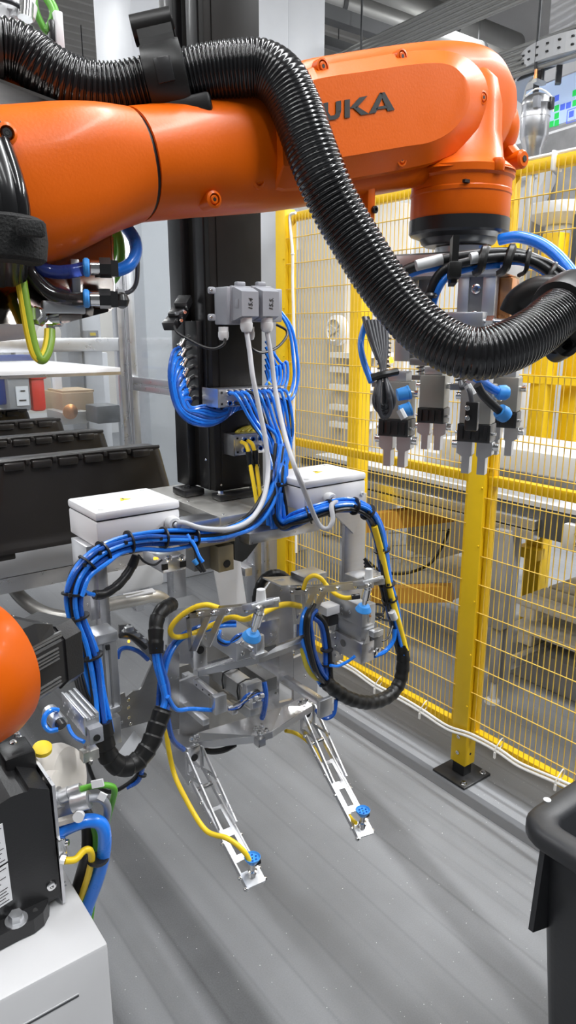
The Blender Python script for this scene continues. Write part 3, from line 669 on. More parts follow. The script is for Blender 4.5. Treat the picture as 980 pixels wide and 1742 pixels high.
ybox(455, 482, 880, 1040, 3.2, .1, .01).build('body', WHITEM, t)
# ---------------------------------------------------------------- robot pedestal, base, arm
t = thing('robot_pedestal', 'white steel pedestal carrying the black robot base', 'pedestal', (-.05, 1.2, 0))
PX, PYF, PZ = .312, .886, .68
B().span((-.55, PYF, .004), (PX, 1.50, PZ), .006).build('body', PEDP, t)
B().span((-.55, PYF-.0006, .612), (PX-.052, PYF+.002, .6165)).build('slot', DARKST, t)
B().span((-.55, PYF-.0012, .6165), (PX-.052, PYF+.002, .6185)).build('slot_lip', PEDP, t)
a = at(110, 1505, z=PZ)
for k in range(2): B().box(at(107+k, 1502+6*k, z=PZ)+V((0, 0, .0004)), (.010, .003, .0008)).build('scuff_mark', HOODG, t)
R0 = thing('industrial_robot', 'large orange six-axis robot arm with black base on the white pedestal', 'robot arm', (.05, 1.2, PZ))
# base
BY = 1.0
def fp(pts, y): return [at(px, py, y=y) for px, py in pts]
b = B(); b.prism(fp([(-90, 1405), (0, 1368), (18, 1356), (40, 1348), (47, 1347), (49, 1340), (84, 1343), (104, 1524), (82, 1536), (-90, 1600)], BY), (0, .27, 0)); b.build('base_casting', CASTBLK, R0, ang=25)
b = B(); P = [at(x, y, z=PZ) for x, y in ((-110, 1690), (-40, 1640), (34, 1601), (60, 1589), (76, 1576), (84, 1560), (85, 1548), (78, 1532), (60, 1518), (-60, 1530))]
b.prism([p+V((0, 0, .002)) for p in P], (0, 0, .026)); b.build('base_foot', CASTBLK, R0)
B().hexbolt(at(28, 1566, z=PZ+.028), (0, 0, 1), .0115, .011).build('anchor_bolt', ALUM, R0)
B().cyl(at(60, 1549, z=PZ+.0285), at(60, 1549, z=PZ+.029), .004, n=12).build('tapped_hole', INK, R0)
def sl(px0, py0, px1, py1, px2, py2, px3, py3, nm):
    P = fp([(px0, py0), (px1, py1), (px2, py2), (px3, py3)], BY-.001)
    o = B().prism(P, (0, -.0012, 0)).build(nm, PAPER, R0); return P, o
P, lab1 = sl(-45, 1424, 4, 1400, 13, 1464, -45, 1500, 'type_label')
P2, lab2 = sl(-45, 1506, 13, 1468, 21, 1530, -45, 1572, 'type_label')
def lines(P, rows, par):
    for u0, u1, v in rows:
        q0 = (P[0].lerp(P[1], u0)).lerp(P[3].lerp(P[2], u0), v); q1 = (P[0].lerp(P[1], u1)).lerp(P[3].lerp(P[2], u1), v)
        B().bar(q0+V((0, -.0014, 0)), q1+V((0, -.0014, 0)), .0006, .0011).build('print_line', INK, par)
lines(P, [(.5, .93, .10), (.5, .80, .34), (.5, .85, .44), (.5, .93, .62), (.5, .86, .72), (.5, .80, .82), (.5, .93, .92)], lab1)
lines(P2, [(.5, .93, .08), (.6, .9, .30), (.5, .75, .42), (.5, .92, .60), (.5, .88, .68), (.5, .92, .76), (.5, .84, .84), (.5, .92, .93)], lab2)
B().bolt(at(87, 1506, y=BY), (0, -1, 0), .008, .004, 14).build('cover_screw', CHROME, R0)
B().bolt(at(58, 1326, z=.892), (0, 0, 1), .008, .004, 14).build('cover_screw', CHROME, R0)
B().prism([at(x, y, z=.886) for x, y in ((46, 1344), (84, 1343), (68, 1318), (44, 1322))], (0, 0, .010)).build('top_boss', CASTBLK, R0)
a = at(27, 1282, d=1.17); B().box(a+V((0, 0, -.03)), (.05, .06, .085), bev=.006).build('cable_block', CASTBLK, R0)
B().bolt(at(23, 1268, d=1.16)+V((0, 0, .004)), (0, 0, 1), .006, .004, 12).build('cover_screw', CHROME, R0)
B().bolt(at(30, 1256, d=1.17)+V((0, 0, .004)), (0, 0, 1), .005, .006, 12).build('cover_screw', CHROME, R0)
p = at(104, 1526, y=BY); q = at(84, 1343, y=BY)
B().span((p.x+.002, BY, PZ+.004), (p.x+.007, BY+.26, q.z+.004)).build('connector_plate', ALU, R0)
# rotating column and shoulder
m = V((math.cos(math.radians(28)), math.sin(math.radians(28)), 0)); msd = V((-m.y, m.x, 0))
SC = at(-70, 1152, d=1.0)
B().lathe(((.001, -.075), (.05, -.074), (.085, -.062), (.104, -.035), (.110, 0), (.110, .03), (.104, .05), (.08, .055)), SC, m, 48).build('shoulder', ORANGE, R0)
B().lathe(((.13, 0), (.135, .01), (.135, .05), (.115, .075), (.10, .12)), V((.045, 1.19, .895)), (0, 0, 1), 40).build('turning_ring', CASTBLK, R0)
B().lathe(((.10, 0), (.105, .03), (.10, .13), (.07, .16)), V((.03, 1.19, .955)), (0, 0, 1), 32).build('rotating_column', ORANGE, R0)
E0 = at(97, 1098, d=1.15); M0 = E0-m*.235
def msec(p, w, ch):
    P = []
    for u, v in ((w-ch, -w), (w, -w+ch), (w, w-ch), (w-ch, w), (-w+ch, w), (-w, w-ch), (-w, -w+ch), (-w+ch, -w)): P.append(p+msd*u+V((0, 0, v)))
    return P
mo = B().loft([msec(M0, .050, .016), msec(E0-m*.035, .050, .016)], False).build('servo_motor', BLACKP, R0)
B().loft([msec(E0-m*.035, .053, .018), msec(E0-m*.0, .053, .018), msec(E0+m*.004, .050, .018)], False).build('motor_cap', CASTBLK, mo)
fb = B()
for z in (-.032, -.027, -.021, .010, .016, .021, .027): fb.bar(M0-msd*.0512+V((0, 0, z)), E0-m*.05-msd*.0512+V((0, 0, z)), .004, .002)
fb.build('cooling_fins', GPARK, mo)
fb = B()
for z in (.036, .041): fb.bar(M0-msd*.046+V((0, 0, z+.006)), E0-m*.036-msd*.046+V((0, 0, z+.006)), .004, .004)
fb.build('body_edge', GPARK, mo)
q = E0-m*.115+V((0, 0, .05)); bm_ = B()
bm_.loft([[q-m*.10+msd*u+V((0, 0, z)) for u, z in ((-.050, 0), (-.046, .036), (.046, .036), (.050, 0))], [q+m*.03+msd*u+V((0, 0, z)) for u, z in ((-.050, 0), (-.046, .030), (.046, .030), (.050, 0))], [q+m*.066+msd*u+V((0, 0, z)) for u, z in ((-.046, 0), (-.043, .014), (.043, .014), (.046, 0))]], False)
bm_.build('terminal_cover', BLACKP, mo)
for u in (-.034, .034): B().bolt(q+m*.060+msd*u+V((0, 0, .012)), (0, 0, 1), .005, .005).build('cover_screw', CHROME, mo)
# upper arm (left of the picture) up to the elbow
UA0, UA1 = SC-CR*.075, at(-150, 310, d=.84)
rings = []
for f, w, dp in ((0, .085, .07), (.15, .075, .06), (.5, .06, .05), (.85, .065, .055), (1, .085, .07)):
    p = UA0.lerp(UA1, f); rings.append([p+CR*(w*.62*math.cos(a))+V((_sa, _ca, 0))*(dp*math.sin(a)) for a in [2*math.pi*k/20 for k in range(20)]])
B().loft(rings).build('upper_arm', ORANGE, R0)
# forearm
W0 = V((1.106, .96, 1.95)); TL_ = math.radians(11.0)
AX, AZ = V((math.cos(TL_), 0, math.sin(TL_))), V((-math.sin(TL_), 0, math.cos(TL_)))
YC = .965
def sect(px, t, bt, hd, n, N=40):
    pt, pb = at(px, t, y=YC), at(px, bt, y=YC)
    c = (pt+pb)/2; h = (pt-pb).dot(AZ)/2; P = []
    for k in range(N):
        a = 2*math.pi*k/N; ca, sn = math.cos(a), math.sin(a)
        P.append(c+V((0, 1, 0))*(hd*math.copysign(abs(ca)**(2/n), ca))+AZ*(h*math.copysign(abs(sn)**(2/n), sn)))
    return P
def smooth_rings(R, res=4):
    out = []
    for k in range(len(R[0])): out.append(spline([r[k] for r in R], res))
    return [[out[k][i] for k in range(len(out))] for i in range(len(out[0]))]
el = [sect(-130, 195, 480, .085, 2.6), sect(-60, 188, 470, .088, 2.6), (sect(40, 184, 458, .09, 2.8)), sect(110, 180, 428, .09, 3.0), sect(165, 180, 402, .088, 2.8), sect(215, 184, 384, .086, 2.3)]
B().loft(smooth_rings(el)).build('elbow', ORANGE, R0, ang=50)
B().loft([sect(214, 190, 380, .082, 2.3), sect(226, 190, 378, .082, 2.3)]).build('joint_seam', INK, R0)
fo = [sect(222, 184, 381, .086, 2.2), sect(300, 176, 373, .086, 2.3), sect(380, 163, 367, .085, 2.5), sect(450, 135, 361, .078, 3.0), sect(510, 112, 352, .066, 4.5), sect(580, 99, 341, .062, 5), sect(660, 86, 328, .060, 5), sect(720, 79, 314, .060, 5), sect(765, 78, 300, .058, 4.5), sect(800, 83, 280, .056, 4), sect(828, 98, 256, .052, 3.2), sect(848, 128, 222, .042, 2.6)]
fore = B().loft(smooth_rings(fo)).build('forearm', ORANGE, R0, ang=50)
# cover plate on the near side, with a bevelled rim
YF = .872
outer = [(470, 148), (520, 118), (560, 108), (625, 98), (690, 88), (740, 85), (775, 90), (805, 106), (826, 135), (832, 170), (824, 205), (805, 236), (775, 262), (735, 280), (690, 291), (620, 304), (560, 314), (480, 326), (462, 300), (460, 200)]
inner = [(488, 168), (525, 140), (562, 130), (625, 121), (690, 111), (738, 107), (764, 110), (782, 121), (795, 139), (799, 165), (793, 190), (779, 212), (758, 230), (728, 243), (690, 249), (620, 261), (560, 271), (492, 283), (482, 270), (480, 200)]
def smp(pl, y): return spline([at(px, py, y=y) for px, py in pl], 3, True)
so, so2, si = smp(outer, YF+.060), smp(outer, YF+.026), smp(inner, YF)
cov = B().loft([so, so2, [o.lerp(i, .10)+V((0, -.0035, 0)) for o, i in zip(so2, si)], [i+(i-o)*-.06+V((0, .0005, 0)) for o, i in zip(so2, si)], si]).build('cover_panel', ORANGE, fore, ang=28)
for px, py in ((549, 113), (684, 96), (822, 166), (683, 271)):
    p = at(px, py, y=YF+.014)
    B().lathe(((.011, -.012), (.011, .001), (.0085, .0015), (.008, -.004)), p, (0, -1, 0), 20).build('screw_recess', ORANGE, cov)
    B().bolt(p+V((0, .003, 0)), (0, -1, 0), .0065, .005, 14).build('cover_screw', ORANGE, cov)
    B().cyl(p+V((0, -.0005, 0)), p+V((0, -.0022, 0)), .0028, n=6).build('socket', INK, cov)
for px, py in ((437, 307), (362, 340), (10, 228)):
    p = at(px, py, y=.895 if px > 20 else .872)
    bs = B().lathe(((.0125, -.02), (.0115, .004), (.008, .006), (.007, -.002)), p, (0, -1, 0), 20).build('screw_boss', ORANGE, fore)
    B().bolt(p+V((0, -.0005, 0)), (0, -1, 0), .006, .005, 14).build('boss_screw', ORANGE if px > 20 else BLACKP, bs)
    B().cyl(p+V((0, -.004, 0)), p+V((0, -.0057, 0)), .0025, n=6).build('socket', INK, bs)
# lettering on the cover (the visible letters are real strokes)
def glyph(polys, nm='letter'):
    bb = B()
    for pl in polys: bb.prism([at(x, y, y=YF-.0006) for x, y in pl], (0, -.0008, 0))
    bb.build(nm, INK, cov)
glyph([[(500, 182), (509, 181), (509, 217), (500, 218)], [(509, 197), (526, 178), (539, 176), (519, 198)], [(514, 199), (521, 195), (541, 212), (528, 214)]])
glyph([[(549, 176), (558, 174), (558, 192), (549, 194)], [(571, 173), (580, 171), (580, 189), (571, 192)], [(549, 192), (558, 191), (562, 197), (558, 205)], [(558, 205), (562, 197), (569, 196), (571, 203)], [(571, 203), (569, 196), (572, 190), (580, 189), (577, 199)]])
glyph([[(586, 170), (595, 169), (595, 200), (586, 201)], [(595, 184), (611, 166), (625, 163), (606, 184)], [(601, 184), (607, 181), (628, 194), (614, 196)]])
glyph([[(646, 158), (654, 157), (639, 192), (627, 194)], [(646, 158), (654, 157), (671, 187), (659, 189)], [(641, 182), (658, 179), (660, 184), (639, 187)]])
# wrist: rear cover, hand and flange
WZ = at(781, 376, d=1.285); wr = .0895
HWC = WZ+V((.004, .030, 0))+V((_sa, _ca, 0))*.028; wb = []
for h, w, dd in ((.075, .093, .092), (.10, .093, .086), (.15, .092, .074), (.20, .090, .066), (.240, .080, .058), (.262, .055, .045), (.268, .02, .02)):
    sh = V((_sa, _ca, 0))*(.0 if h < .08 else (-.018 if h < .12 else 0)); HWQ = (WZ+V((0, .004, 0))) if h < .08 else (HWC+sh)
    wb.append([HWQ+V((0, 0, h))+CR*(w*math.copysign(abs(math.cos(a))**.75, math.cos(a)))+V((_sa, _ca, 0))*(dd*math.copysign(abs(math.sin(a))**.75, math.sin(a))) for a in [2*math.pi*k/40 for k in range(40)]])
B().loft(wb).build('wrist_housing', ORANGE, R0)
B().lathe(((.055, -.02), (.062, .0), (.061, .012), (.055, .030), (.040, .044), (.018, .052)), at(830, 222, d=1.375), CR+V((_sa, _ca, 0))*.35, 36).build('axis_cap', ORANGE, R0)
p = at(883, 272, d=1.345); lug = B().lathe(((.016, -.03), (.017, .008), (.013, .012), (.009, .012)), p, (0, -1, 0), 20).bar(p+V((0, .012, 0)), at(846, 238, d=1.385), .03, .034, bev=.006).build('lug', ORANGE, R0)
B().cyl(p+V((0, -.010, 0)), p+V((0, -.0135, 0)), .006, n=6).build('socket', INK, lug)
hd = B().lathe(((wr*.97, 0), (wr*.985, .004), (wr*.985, .038), (wr, .040), (wr, .046), (wr*.985, .048), (wr*.99, .064), (wr*1.035, .068), (wr*1.035, .080), (wr*.98, .084), (wr*.90, .090)), WZ, (0, 0, 1), 56).build('wrist_hand', ORANGE, R0, ang=30)
for dx in (-.083, .043):
    p = WZ+CR*dx+V((0, 0, .068))-V((_sa, _ca, 0))*(.035 if dx < 0 else .078); B().lathe(((.010, 0), (.011, .004), (.011, .016), (.009, .020)), p, (0, 0, 1), 16).build('lug', ORANGE, hd)
p = WZ-V((_sa, _ca, 0))*(wr*1.0)+V((0, 0, .050))-CR*.012; B().box(p, (.012, .006, .005)).build('witness_mark', INK, hd)
B().lathe(((.060, -.044), (.066, -.040), (.070, -.032), (wr*.97, -.026), (wr*1.0, -.022), (wr*1.0, 0)), WZ, (0, 0, 1), 56).build('wrist_flange', BLACKP, R0, ang=30)
p = at(622, 363, y=.93); B().span(p+V((-.009, -.015, -.015)), p+V((.009, .015, .055)), .005).build('lower_lug', ORANGE, fore)
B().bolt(p+V((.004, -.016, .004)), (0, -1, 0), .006, .005, 12).build('lug_screw', BLACKP, fore)
# ---------------------------------------------------------------- dress pack: corrugated hose and its clamps
HC = [(-40, 80, .90), (0, 80, .91), (40, 92, .92), (85, 124, .93), (135, 148, .94), (190, 156, .95), (250, 146, .955), (300, 136, .955), (355, 124, .955), (410, 117, .955), (448, 118, .955), (480, 140, .955), (504, 185, .96), (524, 240, .965), (545, 295, .97), (573, 355, .98), (608, 415, .985), (648, 478, .985), (696, 538, .975), (750, 582, .955), (805, 602, .94), (860, 591, .945), (910, 565, .965), (948, 535, .99), (985, 510, 1.02)]
HP = path(HC)
t = thing('corrugated_hose', 'thick black corrugated hose looping from the robot elbow to the gripper head', 'hose', HP[0])
sp = spline(HP, 40); L = [0]
for i in range(1, len(sp)): L.append(L[-1]+(sp[i]-sp[i-1]).length)
def along(s):
    lo, hi = 0, len(L)-1
    while hi-lo > 1:
        mid = (lo+hi)//2
        if L[mid] <= s: lo = mid
        else: hi = mid
    f = (s-L[lo])/max(1e-9, L[hi]-L[lo]); return sp[lo].lerp(sp[hi], f)
pts, prof = [], []; s_ = 0.0; HR = .0355
def hose_rib(f):
    tab = ((0, .0062, .0020), (.06, .0078, .0030), (.20, .0066, .0028), (.27, .0056, .0022), (.33, .0056, .0016), (.36, .0056, .0008), (.42, .0058, .0008), (.46, .0066, .0020), (.52, .0078, .0030), (.74, .0078, .0030), (.80, .0062, .0022), (.88, .0054, .0018), (1, .0050, .0016))
    for (a, p0, m0), (c, p1, m1) in zip(tab, tab[1:]):
        if f <= c: u = (f-a)/(c-a); return p0+(p1-p0)*u, m0+(m1-m0)*u
    return tab[-1][1:]
while s_ < L[-1]-.01:
    PITCHH, am = hose_rib(s_/L[-1])
    for u, r in ((0, 0), (.12, .75), (.26, 1), (.5, 1), (.66, .75), (.8, 0), (.9, -.1)):
        pts.append(along(s_+u*PITCHH)); prof.append(HR-am+am*r)
    s_ += PITCHH
B().tube(pts, HR, n=28, raw=True, prof=prof).build('corrugated_wall', HOSEM, t, ang=60)
# left cuff of the hose
p, q = HP[0], HP[1]; B().lathe(((.030, -.05), (.038, -.03), (.038, .015), (.035, .025)), at(-32, 78, d=.90), (HP[2]-HP[0]), 30).build('end_cuff', PLASTB, t)
# clamp on the forearm
CC = at(286, 140, d=.955); ct = (at(320, 130, d=.955)-at(250, 146, d=.955)).normalized(); cn = (V((0, 0, 1))-ct*ct.z).normalized(); cb = ct.cross(cn)
t = thing('hose_clamp', 'black plastic hinged clamp holding the hose on the forearm', 'hose clamp', CC, 'black hose clamps')
B().lathe(((.036, -.027), (.047, -.026), (.049, -.018), (.049, .018), (.047, .026), (.036, .027)), CC, ct, 36).build('ring', PLASTB, t)
kp = CC+cn*.068; ring = [t_ for t_ in t.children][0]
B().cyl(kp-ct*.03, kp+ct*.024, .0185, n=24).build('hinge_knuckle', PLASTB, t)
B().cyl(kp+ct*.024, kp+ct*.0255, .008, n=20).build('hinge_bore', INK, t)
b = B(); b.loft([[CC+cn*h+ct*a+cb*w for a, w in ((-.024, -wd), (.022, -wd), (.022, wd), (-.024, wd))] for h, wd in ((.035, .032), (.05, .020), (.07, .016))], False); b.build('hinge_neck', PLASTB, t)
p = at(312, 191, d=.955); B().box(p, (.080, .05, .026), axes=(ct, cb, cn), bev=.006).build('foot', PLASTB, t)
B().box(p+ct*.012+cn*(-.010), (.05, .045, .022), axes=(ct, cb, cn), bev=.005).build('foot_wedge', PLASTB, t)
sd = -(CC-EYE).normalized(); q = CC+sd*.0488
B().box(CC-cb*.0483 if (CC-cb*.05-EYE).length < (CC+cb*.05-EYE).length else CC+cb*.0483, (.022, .003, .03), axes=(ct, cb, cn), bev=.001).build('moulded_plate', BLACKP, t)
# clamp at the gripper head
C2 = at(958, 530, d=1.0); t2 = (at(985, 510, d=1.02)-at(925, 550, d=.972)).normalized(); n2 = (V((0, 0, 1))-t2*t2.z).normalized(); b2 = t2.cross(n2)
t = thing('hose_clamp', 'black plastic clamp fixing the hose end beside the gripper head', 'hose clamp', C2, 'black hose clamps')
B().lathe(((.036, -.012), (.046, -.010), (.049, .0), (.049, .035), (.045, .04)), C2, t2, 36).build('ring', PLASTB, t)
q = at(955, 592, d=1.02); b = B()
b.loft([[C2-n2*.04+t2*.02+b2*w+t2*a for a, w in ((-.02, -.03), (.03, -.03), (.03, .03), (-.02, .03))], [q+t2*.0+b2*w+t2*a for a, w in ((-.022, -.02), (.022, -.02), (.022, .02), (-.022, .02))]], False); b.build('ear', PLASTB, t)
B().lathe(((.017, -.02), (.017, .02), (.008, .021), (.007, .01)), q, -CF, 20).build('ear_eye', PLASTB, t)
a = at(790, 508, d=1.13); b = B()
b.tube(path([(872, 535, 1.10), (885, 512, 1.09), (915, 495, 1.07), (950, 495, 1.05), (990, 505, 1.04)]), .022, 14, 5, prof=None); b.build('support_arm', PLASTB, t)
# ---------------------------------------------------------------- gripper head under the wrist
HO = WZ+V((0, 0, -.050))+CR*.010; h1 = CR*.878-V((_sa, _ca, 0))*.479; h2 = CR*.479+V((_sa, _ca, 0))*.878
HM = Matrix(((h1.x, h2.x, 0, HO.x), (h1.y, h2.y, 0, HO.y), (0, 0, 1, HO.z), (0, 0, 0, 1)))
GH = thing('end_effector', 'four-finger pneumatic gripper head hanging under the orange wrist', 'gripper head', HO)
def HB(): return B(HM)
HB().span((-.15, -.075, -.052), (.10, .075, -.008), .012).build('adapter_plate', ALUM, GH)
HB().cyl((0, 0, -.008), (0, 0, .004), .05, n=28).build('adapter_spigot', ALU, GH)
HB().span((.012, -.062, -.175), (.032, -.035, -.052), .001).build('profile', ALUM, GH)
HB().span((.056, -.062, -.175), (.078, -.035, -.052), .001).build('profile', ALUM, GH)
pl = HB().span((.030, -.057, -.175), (.058, -.035, -.052)).build('slot_plate', GPARK, GH)
for z in (-.072, -.118): HB().bolt((.044, -.057, z), (0, -1, 0), .0085, .005, 16).build('cap_screw', CHROME, pl)
HB().span((-.105, -.055, -.20), (-.075, -.02, -.052), .001).build('profile', ALUM, GH)
HB().span((-.072, -.03, -.20), (-.045, .0, -.052), .001).build('profile', GPARK, GH)
HB().span((.0, -.095, -.148), (.068, -.045, -.112), .003).build('slide_block', ALUM, GH)
HB().span((.0, -.098, -.175), (.066, -.05, -.149), .002).build('slide_base', ALUM, GH)
HB().cyl((-.075, -.08, -.130), (.0, -.08, -.130), .005, n=10).build('guide_rod', CHROME, GH)
for x in (-.035, -.02): HB().cyl((x, -.08, -.130), (x+.008, -.08, -.130), .011, n=6).build('hex_nut', CHROME, GH)
HB().cyl((.068, -.08, -.130), (.11, -.08, -.130), .007, n=10).build('guide_rod', CHROME, GH)
HB().cyl((.072, -.08, -.130), (.084, -.08, -.130), .012, n=6).build('hex_nut', CHROME, GH)
HB().span((-.06, -.10, -.205), (.06, .10, -.192), .003).build('carrier_plate', GPARK, GH)
HB().span((.07, -.03, -.20), (.10, .03, -.052), .003).build('profile', COPPER, GH)
UZ = -.233
def gripper(ux, uy, label):
    """one parallel gripper: body, jaw block, two stepped fingers, side screws, spring column"""
    o = HM @ V((ux, uy, UZ))
    g = thing('parallel_gripper', label, 'gripper', o, 'parallel grippers under the head')
    def G(): return B(HM @ Matrix.Translation((ux, uy, UZ)))
    G().span((-.027, -.020, -.068), (.027, .020, .0), .002).build('body', OLIVEM, g)
    G().span((-.020, -.016, .0), (.020, .016, .018), .002).build('mount_block', ALUM, g)
    j = G().span((-.029, -.022, -.100), (.029, .022, -.068), .002).build('jaw_guide', BLACKP, g)
    for k in range(4): G().span((-.024+.014*k, -.025, -.095), (-.018+.014*k, -.021, -.072)).build('guide_rib', BLACKP, j)
    for s in (-1, 1):
        f = G().prism([(s*.004, -.010, -.100), (s*.031, -.010, -.100), (s*.031, -.010, -.122), (s*.021, -.010, -.128), (s*.021, -.010, -.158), (s*.007, -.010, -.158), (s*.007, -.010, -.128), (s*.004, -.010, -.124)], (0, .020, 0)).build('finger', ALUM, g)
        G().cyl((s*.031, 0, -.108), (s*.041, 0, -.108), .0075, n=14).build('finger_screw', CHROME, f)
        G().cyl((s*.027, 0, -.022), (s*.039, 0, -.022), .0065, n=14).build('side_screw', CHROME, g)
        G().cyl((s*.029, -.008, -.085), (s*.036, -.008, -.085), .003, n=10).build('stop_screw', CHROME, j)
    sx = []
    for k in range(60): a = k*1.05; sx.append((.012*math.cos(a)-.034, .012*math.sin(a)+.01, .0+k*.0014))
    G().tube(sx, .0014, 5, 1).build('spring', BLACKP, g)
    G().cyl((-.034, .01, -.004), (-.034, .01, .09), .006, n=10).build('spring_rod', CHROME, g)
    G().span((-.05, -.006, -.012), (.02, .026, -.002)).build('spring_seat', GPARK, g)
    return g
gripper(-.074, -.112, 'small grey parallel gripper at the near left corner of the head, with looped cables')
gripper(-.074, .112, 'small grey parallel gripper at the far left corner of the head')
gripper(.074, -.112, 'small grey parallel gripper at the near right corner of the head, hanging lowest in view')
gripper(.074, .112, 'small grey parallel gripper at the far right corner of the head')
# cables on the head
t = thing('head_cables', 'black and blue hoses strapped along the plate under the wrist', 'cable bundle', at(780, 435, d=1.14))
def strand(pts, r, m, nm='hose', par=None, d=None):
    return B().tube(path(pts), r, 10, 5).build(nm, m, par or t)
strand([(640, 520, 1.16), (662, 482, 1.15), (690, 460, 1.14), (730, 447, 1.13), (790, 436, 1.12), (850, 430, 1.11), (890, 434, 1.11), (930, 452, 1.11), (962, 480, 1.11), (1000, 520, 1.1)], .0085, CABB)
strand([(655, 500, 1.16), (675, 477, 1.15), (720, 458, 1.14), (790, 448, 1.13), (850, 444, 1.12), (895, 446, 1.12), (935, 468, 1.12), (965, 500, 1.12), (1000, 540, 1.1)], .007, BLUE)
strand([(735, 570, 1.15), (728, 530, 1.14), (732, 495, 1.13), (752, 462, 1.12), (790, 447, 1.11), (850, 438, 1.105), (900, 442, 1.10), (945, 470, 1.10), (1000, 530, 1.09)], .0075, CABB)
strand([(742, 572, 1.15), (735, 535, 1.14), (742, 500, 1.13), (762, 470, 1.12), (800, 456, 1.12), (850, 450, 1.115)], .006, BLUE)
strand([(850, 408, 1.24), (880, 403, 1.22), (915, 412, 1.20), (945, 432, 1.18), (970, 460, 1.16), (1000, 505, 1.14)], .010, BLUE)
strand([(880, 436, 1.10), (910, 440, 1.10), (945, 455, 1.10), (1000, 500, 1.1)], .006, CABB)
for x, y, d in ((772, 442, 1.10),): 
    B().box(at(x, y, d=d)-V((0, 0, .002)), (.010, .02, .07), axes=(CR, CF, V((0, 0, 1)))).build('strap', PLASTB, t); B().box(at(x+1, 460, d=d-.012), (.02, .016, .024), axes=(CR, CF, V((0, 0, 1))), bev=.003).build('strap_buckle', PLASTB, t)
for (x, y), (dx, dy) in (((822, 439), (8, -24)), ((866, 438), (12, -26)), ((898, 442), (8, -26)), ((936, 466), (20, -26)), ((955, 484), (20, -22))):
    a, c = at(x-dx/2, y-dy/2+2, d=1.087), at(x+dx/2, y+dy/2, d=1.087)
    B().tube([a+CF*.03, a-CU*.004, at(x, y, d=1.078), c+CU*.004, c+CF*.03], .0065 if x < 880 else .0035, 6, 4).build('wrap_band', PLASTB, t)
for x0, x1, y0, y1, d in ((708, 752, 452, 441, 1.118), (800, 812, 440, 438, 1.10)): B().cyl(at(x0, y0, d=d), at(x1, y1, d=d), .0088, n=12).build('white_sleeve', GLAND, t)
B().lathe(((.010, -.004), (.013, 0), (.010, .004)), at(731, 503, d=1.125), (0, 0, 1), 12).build('cable_tie', CABB, t)
t = thing('gripper_cables', 'dark grey sensor cables looped and tied at the near left gripper', 'cable bundle', at(652, 660, d=1.13))
for k, (sx, dn, wd) in enumerate(((-1, 62, 15), (-1, 52, 11), (-1, 70, 8), (1, 60, 17), (1, 70, 12), (1, 54, 9))):
    x0 = 632+6*k
    strand([(x0-6, 545, 1.15), (x0+(648-x0)*.3, 588, 1.14), (649+k, 625, 1.132), (651+sx*4, 640, 1.127), (652+sx*wd, 640+dn*.55, 1.124-.002*k), (653+sx*wd*.9, 640+dn*.85, 1.126), (654+sx*wd*.2, 640+dn, 1.13), (656-sx*3, 640+dn*.8, 1.134), (656-sx*2, 650, 1.134)], .0036, GREYD, 'cable')
for k in range(3): strand([(618+4*k, 540, 1.2), (630+3*k, 580, 1.17), (642+3*k, 610, 1.14)], .003, GREYC if k == 1 else CABB, 'cable')
B().tube([at(632, 643, d=1.125), at(652, 637, d=1.122), at(676, 632, d=1.13)], .006, 8).build('cable_tie', PLASTB, t)
B().cyl(at(680, 697, d=1.13), at(688, 712, d=1.13), .006, n=8).build('white_tag', GLAND, t)
strand([(624, 545, 1.2), (614, 580, 1.2), (618, 612, 1.19), (632, 650, 1.18)], .0055, BLUE, 'air_tube')
B().cyl(at(663, 613, d=1.14), at(668, 612, d=1.14), .005, n=10).build('sensor_light', LEDA, t)
for i, (x0, y0, x1, y1, d, r) in enumerate(((676, 672, 694, 668, 1.16, .010), (680, 700, 696, 696, 1.16, .010))):
    solo(B().cyl(at(x0, y0, d=d), at(x1, y1, d=d), r, r*1.15, n=16).cyl(at(x1, y1, d=d), at(x1+3, y1-1, d=d), r*1.2, n=16), 'push_fitting', BLUEL, 'blue push-in fitting on the near left gripper, %s one' % ('upper', 'lower')[i], 'fitting', 'blue push-in fittings')
t = thing('air_line', 'short blue air line with bulb end at the far right gripper', 'air line', at(850, 660, d=1.2))
strand([(808, 640, 1.14), (820, 650, 1.16), (838, 662, 1.18), (852, 667, 1.19)], .0075, BLUE, 'tube'); B().lathe(((.006, -.014), (.012, -.008), (.013, .004), (.009, .010)), at(856, 668, d=1.19), CR, 16).build('bulb', BLUEL, t)
t = thing('air_line', 'short black air line with blue collar at the near right gripper', 'air line', at(840, 690, d=1.2))
strand([(812, 655, 1.12), (822, 672, 1.13), (842, 692, 1.15), (855, 704, 1.16)], .007, CABB, 'tube'); B().lathe(((.012, -.01), (.014, 0), (.012, .008)), at(856, 704, d=1.16), (at(856, 704, d=1.16)-at(835, 685, d=1.145)), 16).build('collar', BLUEL, t)
t = thing('gripper_sensor', 'black sensor plug on the front of the near right gripper', 'sensor', at(800, 710, d=1.1))
B().box(at(803, 708, d=1.105), (.020, .012, .045), axes=(h1, h2, V((0, 0, 1))), bev=.002).build('plug', BLACKP, t)
strand([(803, 690, 1.10), (800, 668, 1.10), (793, 655, 1.11), (786, 660, 1.11), (783, 650, 1.12)], .004, GREYD, 'cable')
for z in (694, 711): B().bolt(at(796, z, d=1.098), -h2, .004, .003).build('screw', CHROME, t)
B().cyl(at(795, 655, d=1.105), at(805, 672, d=1.105), .006, n=8).build('white_tag', GLAND, t)

